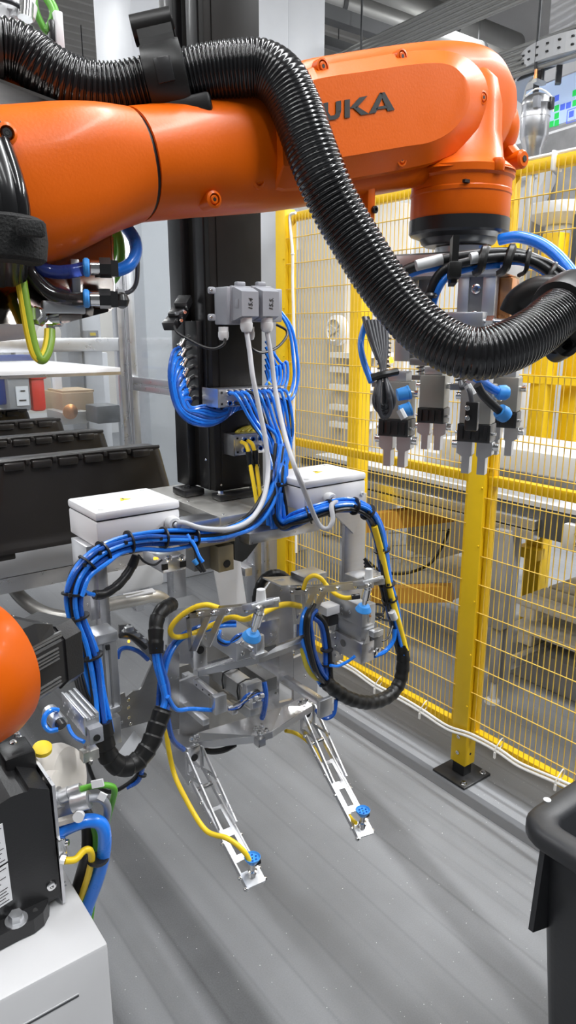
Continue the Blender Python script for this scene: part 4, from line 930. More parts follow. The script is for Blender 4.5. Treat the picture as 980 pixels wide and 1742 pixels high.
# ---------------------------------------------------------------- elbow attachments at the left edge
t = thing('hose_bracket', 'dark polished steel hose bracket under the robot elbow', 'bracket', at(130, 480, y=.945))
YB = .95
B().prism([at(x, y, y=YB+.03-(y-400)*.0004) for x, y in ((-40, 480), (60, 450), (188, 400), (193, 404), (196, 515), (193, 524), (186, 530), (110, 550), (-40, 552))], (0, .004, .001)).build('plate', BROWNST, t)
B().prism([at(x, y, y=YB+.0285-(y-400)*.0004) for x, y in ((189, 398), (191, 398), (197, 520), (195, 524))], (0, .006, .001)).build('plate_edge', ALU, t)
B().box(at(108, 523, y=YB-.03), (.055, .010, .016), bev=.002).build('white_bracket', ALUM, t)
B().box(at(128, 482, y=YB-.008), (.012, .010, .06), bev=.002).build('white_bracket', ALUM, t)
for y in (455, 508):
    p = at(150, y, y=YB-.045); ax = (CR+V((_sa, _ca, 0))*.25).normalized()
    f = B().lathe(((.0095, 0), (.0115, .002), (.0115, .006), (.0095, .008)), p+ax*-.006, ax, 20).build('blue_collar', BLUEL, t)
    B().lathe(((.0095, 0), (.0095, .012)), p+ax*.003, ax, 16).build('steel_ring', CHROME, t)
    B().cyl(p+ax*.014, p+ax*.028, .0125, n=6).build('hex_nut', BLACKP, t)
    B().box(p+ax*.03+V((0, .02, 0)), (.02, .03, .02)).build('nut_seat', BLACKP, t)
for x, y in ((186, 455), (187, 506), (186, 520)): B().bolt(at(x, y, y=YB-.001), (0, -1, 0), .004, .003).build('screw', CHROME, t)
t = thing('air_hose', 'translucent blue hose entering the upper collar under the elbow', 'hose', at(100, 465, d=.9))
strand([(35, 400, .86), (50, 432, .87), (68, 455, .88), (95, 463, .89), (125, 461, .895), (150, 455, .90)], .0088, CLBLUE)
t = thing('air_hose', 'translucent black hose entering the lower collar under the elbow', 'hose', at(90, 500, d=.9))
strand([(15, 390, .85), (38, 430, .86), (55, 470, .87), (85, 500, .88), (120, 509, .89), (150, 508, .90)], .0082, CLBLK)
strand([(25, 390, .87), (48, 440, .875), (62, 470, .88), (90, 495, .89), (115, 503, .89)], .006, CABB)
t = thing('earth_wire', 'green and yellow earth wire drooping in a loop from the robot elbow', 'wire', at(70, 610, d=.88))
GY = mat('green_yellow_wire', (0.20, 0.34, .03), .4); ew = [(31, 430, .855), (36, 470, .86), (44, 520, .865), (52, 565, .87), (61, 600, .875), (71, 612, .88), (80, 600, .885), (85, 580, .89), (86, 562, .895)]
B().tube(path(ew), .0062, 10).build('green_sheath', GY, t); B().tube([p-CR*.0028-CF*.0028 for p in path(ew)], .0045, 8).build('yellow_stripe', YSIGN, t)
B().box(at(86, 556, d=.9), (.010, .006, .03), bev=.001).build('cable_lug', CHROME, t)
B().lathe(((.012, 0), (.012, .010), (.008, .012), (.008, .018)), at(68, 540, d=.89), -CF, 6).build('lug_bolt', CHROME, t); B().cyl(at(80, 545, d=.9), at(104, 543, d=.9), .009, n=14).build('stud', CHROME, t)
t = thing('elbow_motor', 'grey cast motor and connectors under the left end of the elbow', 'motor', at(20, 520, d=.95))
B().cyl(at(-60, 540, d=.97), at(42, 532, d=1.0), .036, n=28).build('motor_body', CASTAL, t)
B().cyl(at(-50, 500, d=.95), at(70, 512, d=.97), .022, n=20).build('connector', CASTAL, t)
for x in (5, 18, 62): B().cyl(at(x, 502+x*.1, d=.945), at(x+7, 503+x*.1, d=.947), .024, n=20).build('coupling_ring', CHROME, t)
B().tube(path([(-20, 450, .95), (8, 460, .95), (12, 480, .95), (25, 492, .95), (60, 494, .96)]), .011, 10).build('bent_tube', GLAND, t)
B().box(at(60, 492, d=.935), (.055, .02, .045), bev=.008).build('terminal_box', ALUM, t)
t = thing('cable_pack', 'thick black cables strapped together at the left edge of the elbow', 'cable bundle', at(15, 330, d=.83))
for k, (dx, r, m) in enumerate(((-14, .016, CABB), (4, .015, RUBBER), (20, .010, HOSEM))):
    strand([(-34+dx, 200, .80), (-12+dx, 255, .775), (6+dx, 310, .765), (16+dx, 360, .77), (15+dx, 410, .79), (12+dx, 470, .85)], r, m, 'cable')
p = at(15, 408, d=.79); FUZZ = mat('hook_strap', (.010, .010, .010), .9, bump=1.0, bscale=300)
B().lathe(((.035, -.024), (.040, -.020), (.042, 0), (.040, .020), (.034, .024)), p, V((.05, 0, 1)), 28).build('strap', FUZZ, t)
B().box(at(52, 388, d=.755), (.03, .012, .018), bev=.004).build('strap_end', FUZZ, t)
t = thing('air_hose', 'bright blue hose loop right of the elbow bracket', 'hose', at(230, 430, d=.98))
strand([(188, 459, .96), (202, 459, .965), (220, 450, .97), (231, 430, .98), (229, 408, .985), (216, 388, .99), (200, 370, 1.0)], .0088, BLUE)
t = thing('green_cable', 'pair of green cables behind the blue hose loop at the elbow', 'cable', at(200, 430, d=1.03))
strand([(190, 480, 1.04), (200, 465, 1.03), (206, 435, 1.03), (203, 405, 1.03), (192, 380, 1.03)], .006, GCAB); strand([(185, 450, 1.05), (194, 425, 1.04), (196, 400, 1.03), (190, 380, 1.03)], .006, GCAB)
t = thing('ball_valve', 'small black ball valve with thin cable right of the bracket', 'valve', at(208, 512, d=.98))
B().lathe(((.002, -.011), (.008, -.008), (.011, 0), (.008, .008), (.002, .011)), at(207, 511, d=.98), (0, 0, 1), 18).build('ball', BLACKP, t)
strand([(233, 420, 1.0), (234, 455, 1.0), (232, 480, 1.0), (224, 494, 1.0), (210, 500, .99), (203, 500, .985)], .0032, GREYD); B().box(at(204, 500, d=.985), (.01, .01, .012)).build('clip', GLAND, t); B().cyl(at(194, 511, d=.975), at(203, 511, d=.98), .004, n=8).build('stem', CHROME, t)
t = thing('elbow_plate', 'thin brown-tinted steel plate on top of the robot elbow', 'plate', at(50, 165, d=.88))
B().prism([at(-60, 118, d=.87), at(0, 140, d=.88), at(98, 177, d=.90), at(92, 182, d=1.0), at(-60, 178, d=1.0)], (0, 0, .004)).build('plate', BROWNST, t)
t = thing('barcode_label', 'small white barcode label above the elbow plate', 'label', at(88, 166, d=.96))
lb = B().box(at(87, 167, d=.93), (.018, .001, .011), axes=(CR, CF, CU)).build('sticker', PAPER, t)
for k in range(5): B().box(at(80+3.2*k, 168, d=.929), (.0011, .0006, .007), axes=(CR, CF, CU)).build('bar', INK, lb)
B().box(at(75, 158, d=.97), (.11, .03, .035), bev=.012).build('elbow_cover', ORANGE, R0)
t = thing('valve_terminal', 'grey valve terminal with white fittings at the top left corner', 'valve terminal', at(30, 100, d=1.0))
B().box(at(22, 128, d=1.0), (.12, .04, .06), bev=.004).build('body', LGREY, t)
B().box(at(30, 112, d=.98), (.10, .012, .014), bev=.003).build('cover', WHITEP, t)
for x, y in ((2, 8), (20, 18), (8, 32), (30, 30), (44, 22)): B().lathe(((.009, 0), (.012, .003), (.012, .02), (.008, .024), (.008, .03)), at(x, y+10, d=.98), CU+CR*.2, 14).build('fitting', WHITEP, t)
B().cyl(at(43, 32, d=.97), at(45, 5, d=.97), .010, n=16).build('clear_tube', CHROME, t)
strand([(-10, -4, .96), (20, 4, .96), (36, 14, .97), (50, 30, .98)], .003, GREYD, 'cable')
t = thing('green_cable', 'bright green cable loop at the top left above the hose', 'cable', at(75, 30, d=1.0))
strand([(58, -15, 1.0), (60, 12, 1.0), (68, 35, 1.0), (80, 53, 1.0), (90, 42, 1.0), (95, 20, 1.0), (86, 0, 1.0), (80, -15, 1.0)], .0048, GCAB); strand([(80, 53, .995), (89, 30, .995), (88, 14, .995), (72, -12, .995)], .0048, GCAB)
t = thing('plug_connector', 'white and black plug at the end of the green cable loop', 'plug', at(94, 55, d=1.0))
B().box(at(98, 56, d=1.0), (.012, .02, .05), bev=.002).build('white_part', WHITEP, t); B().box(at(89, 60, d=1.0), (.012, .02, .034), bev=.002).build('black_part', BLACKP, t)
# ---------------------------------------------------------------- cables and connectors at the robot base
t = thing('column_motor', 'pale cast motor with an orange cap behind the black robot base', 'motor', at(95, 1310, d=1.25))
p = at(88, 1325, d=1.27)
B().lathe(((.03, -.045), (.052, -.04), (.060, -.02), (.060, .02), (.05, .04), (.02, .045)), p, V((.55, -.6, .25)), 32).build('motor_body', WHITEM, t)
B().lathe(((.040, 0), (.042, .004), (.036, .006), (.036, .001)), p+V((.55, -.6, .25)).normalized()*.036, V((.55, -.6, .25)), 32).build('motor_face', CASTAL, t)
B().lathe(((.016, 0), (.016, .008), (.012, .010)), at(72, 1277, d=1.2), V((.0, -.3, 1)), 20).build('orange_cap', YSIGN, t)
B().lathe(((.018, 0), (.018, .016), (.01, .018)), at(80, 1330, d=1.16), V((.7, -.7, .1)), 18).build('white_connector', WHITEM, t)
t = thing('base_connector', 'silver round plug connectors on the side of the robot base', 'connector', at(110, 1360, d=1.16))
ax = V((.86, .3, .06)).normalized()
for (x0, y0), (x1, y1), r in (((86, 1362), (104, 1355), .017), ((104, 1355), (118, 1350), .012), ((118, 1349), (138, 1342), .010)):
    B().cyl(at(x0, y0, d=1.15), at(x1, y1, d=1.15), r, n=20).build('shell', ALUM, t)
B().cyl(at(124, 1368, d=1.14), at(152, 1360, d=1.14), .0145, n=20).build('shell', ALUM, t)
B().box(at(108, 1378, d=1.17), (.04, .03, .05), bev=.003).build('socket_block', CASTAL, t)
B().bar(at(96, 1400, d=1.14), at(136, 1388, d=1.14), .012, .008).build('lever', WHITEM, t); B().lathe(((.008, 0), (.009, .01)), at(136, 1386, d=1.13), -CF, 14).build('lever_cap', WHITEP, t)
B().box(at(104, 1438, d=1.14), (.014, .014, .03), bev=.002).build('terminal', CHROME, t); B().cyl(at(104, 1460, d=1.14), at(112, 1462, d=1.14), .008, n=6).build('terminal_nut', CHROME, t); B().cyl(at(100, 1435, d=1.14), at(117, 1433, d=1.14), .005, n=10).build('terminal_bolt', CHROME, t)
for i, (pts, r, m, lab) in enumerate((
    ([(138, 1342, 1.15), (165, 1336, 1.15), (188, 1337, 1.16), (195, 1345, 1.17), (191, 1365, 1.19), (182, 1400, 1.22), (172, 1460, 1.25), (160, 1520, 1.28), (150, 1600, 1.32)], .0052, GCAB, 'green cable from the silver plug, arching right and down behind the pedestal'),
    ([(150, 1358, 1.14), (170, 1358, 1.15), (182, 1370, 1.17), (181, 1395, 1.2), (170, 1430, 1.23), (158, 1500, 1.27), (145, 1600, 1.3)], .0065, HOODG, 'grey cable from the lower silver plug at the robot base'),
    ([(100, 1416, 1.15), (125, 1403, 1.15), (150, 1396, 1.16), (170, 1400, 1.17), (178, 1420, 1.18), (175, 1460, 1.2), (164, 1500, 1.22), (148, 1545, 1.25), (135, 1600, 1.3)], .0115, BLUE, 'thick blue hose from the robot base bending down behind the pedestal'),
    ([(140, 1375, 1.22), (150, 1400, 1.22), (150, 1450, 1.22), (140, 1490, 1.24), (125, 1540, 1.26), (110, 1600, 1.3)], .0125, CABB, 'thick black cable hanging beside the blue hose at the robot base'),
    ([(110, 1464, 1.14), (128, 1462, 1.15), (142, 1448, 1.16), (152, 1446, 1.165), (156, 1460, 1.18), (150, 1490, 1.2), (138, 1530, 1.24), (125, 1600, 1.3)], .0058, YCAB, 'yellow and green earth cable at the lower robot base'),
    ([(160, 1405, 1.2), (164, 1430, 1.21), (160, 1470, 1.22), (148, 1510, 1.23), (135, 1560, 1.26), (125, 1610, 1.3)], .0062, GCAB, 'green cable squeezed between the black and blue hoses'))):
    solo(B().tube(path(pts), r, 10), 'base_cable', m, lab, 'cable', 'cables at the robot base')
t = thing('cable_tag', 'white tags tied on the cables beside the silver plugs', 'tag', at(165, 1336, d=1.14))
for x0, y0, x1, y1 in ((156, 1335, 176, 1331), (168, 1352, 180, 1358)): B().bar(at(x0, y0, d=1.138), at(x1, y1, d=1.138), .012, .004, up=-CF).build('tag_strip', WHITEP, t)
solo(B().lathe(((.017, -.003), (.019, 0), (.017, .003)), at(166, 1462, d=1.19), V((.1, 0, 1)), 16), 'cable_tie', CABB, 'black cable tie around the blue hose and earth cable', 'cable tie')
# ---------------------------------------------------------------- black column with its valve strips, blocks and plugs
CX0, CX1, CY0, CY1 = .911, 1.067, 1.538, 1.70
COL = thing('gantry_column', 'tall square black column carrying the gripping tool', 'column', (.99, 1.62, 1.18))
B().span((CX0+.003, CY0+.003, 1.20), (CX1-.003, CY1, 5.0), .004).build('profile', ANOD, COL)
B().span((CX0+.022, CY0-.001, 1.20), (CX1-.004, CY0+.01, 5.0), .003).build('front_cover', ANOD, COL)
B().span((CX0-.001, CY0+.025, 1.20), (CX0+.01, CY0+.075, 5.0), .003).build('side_rail', BLACKP, COL)
B().span((CX0-.02, CY0+.10, 1.20), (CX0+.01, CY1+.005, 5.0), .003).build('side_rail', BLACKP, COL)
def P1(px, py, y=CY0): return at(px, py, y=y)
B().span((CX0-.005, CY0-.035, 1.181), (CX0+.125, CY0+.01, 1.197), .004).build('base_clamp', BLACKP, COL)
B().span((CX0-.055, CY0+.06, 1.181), (CX0+.005, CY0+.13, 1.20), .004).build('base_clamp', BLACKP, COL)
B().hexbolt((CX0+.008, CY0-.017, 1.197), (0, 0, 1), .008, .007).build('clamp_bolt', CHROME, COL)
B().hexbolt((CX0-.03, CY0+.09, 1.20), (0, 0, 1), .007, .005).build('clamp_bolt', BLACKP, COL)
B().span((CX0+.10, CY0-.028, 1.197), (CX0+.19, CY0-.008, 1.204), .002).build('clamp_bar', ALU, COL)
for px, py in ((376, 825), (350, 782)): B().bolt(P1(px, py), (0, -1, 0), .003, .002).build('screw', CHROME, COL)
# base plate
t = thing('base_plate', 'ground steel double plate under the black column', 'plate', (.96, 1.55, 1.15))
B().span((.828, 1.374, 1.160), (1.12, 1.76, 1.180), .0015).build('upper_plate', STEEL, t)
B().span((.838, 1.382, 1.138), (1.13, 1.75, 1.158), .0015).build('lower_plate', STEEL, t)
for x, y in ((.845, 1.39), (.845, 1.56), (1.06, 1.39), (.95, 1.40), (1.01, 1.42)): B().bolt((x, y, 1.18), (0, 0, 1), .004, .002).build('dowel', CHROME, t)
B().span((.885, 1.34, 1.110), (1.10, 1.72, 1.137), .002).build('clamp_plate', ALU, t)
t = thing('toggle_clamp', 'small black handled clamp at the right edge of the steel plate', 'clamp', at(520, 850, y=1.40))
B().bar(at(498, 858, y=1.36), at(526, 852, y=1.36), .03, .016).build('body', BRONZE, t); B().bar(at(502, 838, y=1.36), at(516, 845, y=1.36), .010, .010, bev=.004).build('handle', BLACKP, t); B().bar(at(505, 847, y=1.355), at(527, 846, y=1.355), .012, .008).build('arm', BLACKP, t)
# left valve strip with silver elbows, on the -x side
t = thing('valve_strip', 'black valve strip with a column of silver elbow fittings on the column side', 'valve strip', (CX0-.02, 1.60, 1.45))
vs0, vs1 = at(312, 560, y=1.60), at(322, 700, y=1.60)
B().span((CX0-.018, 1.575, vs1.z-.01), (CX0-.002, 1.640, vs0.z+.02), .002).build('manifold', BLACKP, t)
FIT = []
for k in range(7):
    f = k/6; p = at(310+13*f, 582+102*f, y=1.59); FIT.append(p)
    e = B().cyl(p+V((.025, .01, .012)), p+V((.004, 0, .006)), .0065, n=12); e.cyl(p+V((.004, 0, .006)), p+V((-.010, -.004, -.012)), .0065, n=12); e.lathe(((.008, 0), (.008, .004)), p+V((-.008, -.003, -.008)), V((-.5, -.2, -.6)), 12); e.build('elbow_fitting', CHROME, t)
t = thing('plug_stack', 'black ribbon plug with metal screws on the left side of the column', 'connector', at(305, 535, y=1.60))
for (x0, y0), (x1, y1), w in (((316, 508), (308, 522), .035), ((308, 526), (299, 540), .040), ((300, 540), (287, 556), .036)):
    B().bar(at(x0, y0, y=1.62), at(x1, y1, y=1.60), w, .022, bev=.003).build('plug_body', BLACKP, t)
B().bar(at(312, 528, y=1.595), at(298, 534, y=1.595), .012, .008).build('silver_latch', CHROME, t)
for x, y in ((314, 532), (308, 546)): B().bolt(at(x, y, y=1.59), (-.3, -1, .2), .005, .006).build('lock_screw', CHROME, t)
solo(B().tube([at(x, y, y=yy) for x, y, yy in ((296, 553, 1.59), (302, 566, 1.57), (322, 578, 1.54), (346, 590, 1.51), (365, 593, 1.49), (380, 586, 1.48), (383, 576, 1.48))], .0036, 8), 'plug_cable', CABB, 'thin black cable from the ribbon plug to the grey connector base', 'cable')
solo(B().tube([at(x, y, y=yy) for x, y, yy in ((424, 578, 1.48), (428, 592, 1.48), (445, 600, 1.48), (470, 592, 1.49), (486, 575, 1.50), (487, 562, 1.51), (470, 552, 1.52))], .0036, 8), 'plug_cable', CABB, 'thin black cable looping right of the two grey connectors', 'cable')
# blue tube loops left of the column
t = thing('tube_loop', 'bright blue air tubes looping from the left valve strip under the terminal block', 'tube bundle', at(320, 680, y=1.55))
for k, p in enumerate(FIT):
    f = k/6; q = p+V((-.010, -.004, -.012)); o = 1-f
    xl, xb = 288+26*f, 350+4*k; lo = 724-24*f
    B().tube([q, at(p.x*0+xl+10-4*o, 600+90*f*.9, y=1.565), at(xl, 640+42*f, y=1.555), at(xl+10, 690+8*f, y=1.55), at(xl+34, lo-6, y=1.545), at(xb+6, lo, y=1.535), at(xb+35, lo-14, y=1.53), at(394+5*k, 694, y=1.525), at(398+5*k, 676, y=1.53)], .0042, 8, 5).build('air_tube', BLUE if k % 3 else BLUED, t)
    if k < 6:
        B().tube([q+V((.004, .004, -.004)), at(xl+14-4*o, 606+86*f, y=1.57), at(xl+5, 645+38*f, y=1.56), at(xl+16, 688+6*f, y=1.555), at(xl+40, lo-14, y=1.55), at(xb+10, lo-8, y=1.54), at(xb+36, lo-22, y=1.532), at(392+5*k, 690, y=1.53)], .0040, 8, 5).build('air_tube', BLUE, t)
t = thing('tube_loop', 'blue air tubes bulging out right of the column beside the connectors', 'tube bundle', at(490, 620, y=1.6))
for k in range(8):
    f = k/7; xr = 506-7*k if k < 2 else 500-6*k
    st = (470-2*k, 520+2*k) if k < 2 else (452, 560+10*k)
    B().tube([at(st[0], st[1], y=1.60), at((st[0]+xr)/2+8, st[1]+38, y=1.58), at(xr, 610+3*k, y=1.565), at(xr+1, 645, y=1.555), at(xr-7, 675-2*k, y=1.545), at(482-2*k, 688-2*k, y=1.535), at(470-2*k, 690-2*k, y=1.54)], .0042, 8, 5).build('air_tube', BLUE, t)
B().tube(path([(455, 650), (460, 655), (468, 662), (470, 675)], y=1.55), .005, 8).build('olive_tube', YDULL, t)
# terminal blocks (bulkheads)
def bulkhead(x0, x1, t0, b0, t1, b1, sx, label, n, name='bulkhead_block'):
    y = 1.49; g = thing(name, label, 'terminal block', at((x0+x1)/2, b0, y=y), 'silver bulkhead blocks on the column')
    a, c = at(x0, (t0+b0)/2, y=y), at(x1, (t1+b1)/2, y=y); z1, z0 = at(x0, t0, y=y).z, at(x0, b0, y=y).z
    B().span((a.x, y, z0), (c.x, y+.012, z1), .0015).build('block', ALUM, g)
    B().span((a.x, y+.004, z1), (c.x, y+.045, z1+.003)).build('top_flange', ALU, g); B().span((a.x, y+.004, z0-.003), (c.x, y+.045, z0)).build('bottom_flange', ALU, g)
    B().span((a.x-.004, y-.0, z0-.003), (a.x, y+.075, z1+.003)).build('side_flange', ALU, g)
    B().span((c.x, y, z0), (c.x+.004, y+.03, z1)).build('end_flange', ALU, g)
    for zz in (z0+.006, z1-.006):
        for xx in (a.x+.007, c.x-.007): B().box((xx, y-.0005, zz), (.005, .002, .005)).build('mount_hole', INK, g)
    F = []
    for r in (1, 0):
        for k in range(n):
            p = V((a.x+.026+(c.x-a.x-.04)*(k)/max(1, n-1)*.97, y, (z0+z1)/2+(.0125 if r else -.0125)))
            f = B().lathe(((.0075, 0), (.0075, .004), (.0068, .006), (.0045, .0065), (.004, .001)), p, (0, -1, 0), 16).build('push_fitting', CHROME, g)
            B().lathe(((.0058, 0), (.0062, .003), (.0044, .0035), (.004, .0)), p+V((0, -.006, 0)), (0, -1, 0), 14).build('release_ring', BLUED, f); F.append(p+V((0, -.008, 0)))
    return g, F
g1, F1 = bulkhead(373, 484, 664, 692, 657, 683, 340, 'long silver bulkhead block full of blue tubes, upper of two on the column', 10)
g2, F2 = bulkhead(400, 462, 742, 774, 738, 768, 368, 'short silver bulkhead block with two yellow tubes, lower on the column', 4)
t = thing('tube_loop', 'dull yellow tubes arching behind the lower bulkhead block', 'tube bundle', at(420, 735, y=1.52))
for k in range(5): B().tube([at(396+9*k, 748, y=1.525), at(402+9*k, 736-k, y=1.53), at(416+7*k, 728-k, y=1.535), at(436+4*k, 724, y=1.54)], .0042, 8).build('air_tube', YDULL, t)
# heavy connectors
t = thing('connector_base', 'grey cast housing of the twin connectors on the column front', 'connector base', P1(420, 520))
B().span((P1(364, 520).x, 1.478, P1(400, 553).z), (P1(392, 520).x, CY0, P1(385, 490).z), .004).build('base', HOODG, t)
B().span((P1(378, 520).x, 1.485, P1(430, 548).z), (P1(460, 520).x, CY0, P1(430, 492).z), .004).build('base', HOODG, t)
for x, y in ((360, 494), (360, 540)): B().box(P1(x, y, 1.50), (.018, .012, .016), bev=.004).build('lug', HOODG, t); B().bolt(P1(x-1, y, 1.492), (0, -1, 0), .004, .003).build('screw', CHROME, t)
p = P1(380, 556, 1.49); 
def gland(p, par, r=.012, l=.03): 
    g = B().lathe(((r*1.05, 0), (r*1.05, -l*.35), (r*1.15, -l*.36), (r*1.15, -l*.7), (r*.9, -l*.95), (r*.55, -l)), p, (0, 0, 1), 12); return g.build('cable_gland', GLAND, par)
gland(p, t, .0115, .032); gland(P1(425, 556, 1.50), t, .0105, .032)
def hood(x0, x1, label, txt):
    """angled plug hood on the column front: bevelled nose, gland below, handwritten number"""
    ya = 1.478; n = thing('plug_hood', label, 'connector', P1((x0+x1)/2, 545, ya), 'grey plug hoods')
    xa, xb = P1(x0, 520, ya).x-.018, P1(x1, 520, ya).x-.012; zt, zb = P1((x0+x1)/2, 490, ya).z, P1((x0+x1)/2, 545, ya).z; yn = ya-.040
    R = [[V((xa, ya, zb)), V((xb, ya, zb)), V((xb, ya, zt)), V((xa, ya, zt))], [V((xa, ya-.012, zb)), V((xb, ya-.012, zb)), V((xb, ya-.012, zt)), V((xa, ya-.012, zt))], [V((xa+.003, yn, zb+.009)), V((xb-.003, yn, zb+.009)), V((xb-.003, yn, zt-.010)), V((xa+.003, yn, zt-.010))]]
    bd = B().loft(R, False).build('hood', HOODG, n)
    B().span((xa-.002, ya-.004, zb-.003), (xb+.002, ya+.006, zt+.004), .002).build('collar', HOODG, n)
    B().box(((xa+xb)/2, ya+.004, zt+.008), (.024, .016, .012), bev=.003).build('locking_lever', HOODG, n)
    B().box((xa+.001, ya-.022, (zt+zb)/2), (.002, .012, .02), bev=.0005).build('moulded_mark', HOODG, n)
    gp = V(((xa+xb)/2, ya-.022, zb+.006)); gland(gp, n, .0135, .034)
    fc = bpy.data.curves.new('handwriting', 'FONT'); fc.body = txt; fc.size = .0155; fc.extrude = .0003; fc.align_x = 'CENTER'; fc.align_y = 'CENTER'; fc.offset = .0002; fc.shear = .15
    tmp = bpy.data.objects.new('handwriting', fc); me_ = bpy.data.meshes.new_from_object(tmp); bpy.data.objects.remove(tmp)
    fo_ = bpy.data.objects.new('handwriting', me_); C.objects.link(fo_); me_.materials.clear(); me_.materials.append(INK); fo_.parent = bd
    xm, zm = (xa+xb)/2+.001, (zt+zb)/2-.001
    X, Y = V((0.06, 0, 1)).normalized(), V((-1, 0, .06)).normalized(); Z = X.cross(Y)
    fo_.matrix_local = Matrix(((X.x, Y.x, Z.x, xm-worigin(n).x), (X.y, Y.y, Z.y, yn-.0006-worigin(n).y), (X.z, Y.z, Z.z, zm-worigin(n).z), (0, 0, 0, 1)))
    return gp+V((0, 0, -.032))
GP1 = hood(405, 433, 'grey plug hood marked 15.4, left of the two', '15.4')
GP2 = hood(440, 467, 'grey plug hood marked 15.5, right of the two', '15.5.')
# white junction boxes
JZ0, JZ1 = 1.180, 1.255
def junction_box(x0, x1, y0, y1, label, gp, gl=True):
    t = thing('junction_box', label, 'junction box', ((x0+x1)/2, (y0+y1)/2, JZ0), 'white junction boxes on the tool')
    B().span((x0, y0, JZ0), (x1, y1, JZ1-.020), .004).build('body', WHITEP, t)
    B().span((x0+.003, y0+.003, JZ1-.022), (x1-.003, y1-.003, JZ1-.017)).build('seal', INK, t)
    l = B().span((x0-.001, y0-.001, JZ1-.018), (x1+.001, y1+.001, JZ1), .005).build('lid', WHITEP, t)
    for x in (x0+.02, x1-.02):
        for y in (y0+.02, y1-.02): B().cyl((x, y, JZ1-.001), (x, y, JZ1+.001), .0065, n=16).build('lid_screw', GLAND, l)
    cx, cy = (x0+x1)/2, (y0+y1)/2; s = .013
    tr = B().prism([(cx-s*.9, cy-s, JZ1+.0001), (cx+s*1.1, cy-s*.5, JZ1+.0001), (cx-s*.1, cy+s, JZ1+.0001)], (0, 0, .0008)).build('warning_sign', YSIGN, l)
    B().prism([(cx-.001, cy+.006, JZ1+.0009), (cx+.002, cy+.006, JZ1+.0009), (cx+.0005, cy+.0005, JZ1+.0009), (cx+.003, cy+.0005, JZ1+.0009), (cx-.002, cy-.008, JZ1+.0009), (cx-.0003, cy-.002, JZ1+.0009), (cx-.003, cy-.002, JZ1+.0009)], (0, 0, .0004)).build('warning_flash', INK, tr)
    g = V(gp); B().lathe(((.0145, 0), (.0145, .006), (.0165, .007), (.0165, .016), (.0135, .021), (.0075, .022), (.0075, .005)), g, (0, -1, 0), 12).build('cable_gland', GLAND, t)
    B().bolt((x1-.012, y0, JZ0+.02), (0, -1, 0), .006, .004).build('plug_screw', GLAND, t)
    return g+V((0, -.02, 0))
JG1 = junction_box(.500, .685, 1.305, 1.46, 'white junction box with a warning sign, left of the column', (.662, 1.305, 1.210))
JG2 = junction_box(1.015, 1.212, 1.295, 1.45, 'white junction box with a warning sign, right of the column before the fence', (1.085, 1.295, 1.205))
# grey cables from hoods to boxes
def yp(pts): return [at(a, b_, y=c) for a, b_, c in pts]
solo(B().tube([GP1]+yp([(425, 600, 1.44), (430, 640, 1.42), (440, 690, 1.40), (452, 750, 1.37), (456, 800, 1.34), (448, 850, 1.30), (425, 885, 1.27), (390, 900, 1.26), (345, 899, 1.26), (310, 889, 1.265)])+[JG1+V((.004, -.008, -.003)), JG1], .0060, 10, 6), 'power_cable', GREYC, 'pale grey cable from the left plug hood to the left junction box', 'cable')
solo(B().tube([GP2]+yp([(462, 610, 1.44), (468, 660, 1.42), (482, 730, 1.36), (500, 790, 1.275), (520, 840, 1.255), (540, 888, 1.24), (556, 900, 1.22), (566, 885, 1.22), (564, 860, 1.24)])+[JG2+V((.003, -.012, -.003)), JG2], .0060, 10, 6), 'power_cable', GREYC, 'pale grey cable from the right plug hood looping to the right junction box', 'cable')
# yellow sensor cables at lower bulkhead
t = thing('sensor_cables', 'two yellow cables with black couplings hanging from the lower bulkhead block', 'cable', at(430, 800, y=1.44))
for k, (x0, y0) in enumerate(((411, 752), (421, 750))):
    B().tube(yp([(x0, y0, 1.485), (x0+7, y0+4, 1.465), (x0+11, y0+14, 1.455), (x0+12, y0+24, 1.45)]), .0052, 8).build('tube', YCAB, t)
    q = yp([(423+11*k, 768-k*2, 1.45), (425+11*k, 790-k*2, 1.45)]); B().lathe(((.007, 0), (.008, .004), (.008, .022), (.0065, .026), (.0065, .036), (.008, .038), (.008, .046)), q[0], q[1]-q[0], 14).build('coupling', PLASTB, t)
    B().tube(yp([(425+11*k, 788, 1.45), (431+9*k, 820, 1.43), (438+7*k, 860, 1.41), (446+4*k, 885, 1.40), (452+3*k, 905, 1.40)]), .0052, 8).build('cable', YCAB, t)

# ---------------------------------------------------------------- hose and cable harnesses
def bundle(par, Cn, n, R, r, mats, nm='air_tube', seed=1, tw=.35, jit=.25):
    rnd = random.Random(seed); fr = frames(Cn)
    for k in range(n):
        a0 = k*2.4; rad = R*math.sqrt((k+.5)/n); pts = []
        for i, p in enumerate(Cn):
            t_, a, b_ = fr[i]; an = a0+tw*i; rr = rad*(1+rnd.uniform(-jit, jit))
            pts.append(p+a*(rr*math.cos(an))+b_*(rr*math.sin(an)))
        B().tube(pts, r, 8, 5).build(nm, mats[k % len(mats)], par)
def tie(par, p, ax, r):
    B().lathe(((r-.001, -.0022), (r+.0012, -.0018), (r+.0012, .0018), (r-.001, .0022)), p, ax, 18).build('cable_tie', CABB, par)
def tie_at(par, Cn, idx, r):
    sp_ = spline(Cn, 6); fr = frames(sp_)
    for i in idx:
        j = int(i*6); tie(par, sp_[j], fr[j][0], r)
        a = sp_[j]-CF*(r+.002); B().box(a, (.006, .005, .007)).build('tie_head', CABB, par)
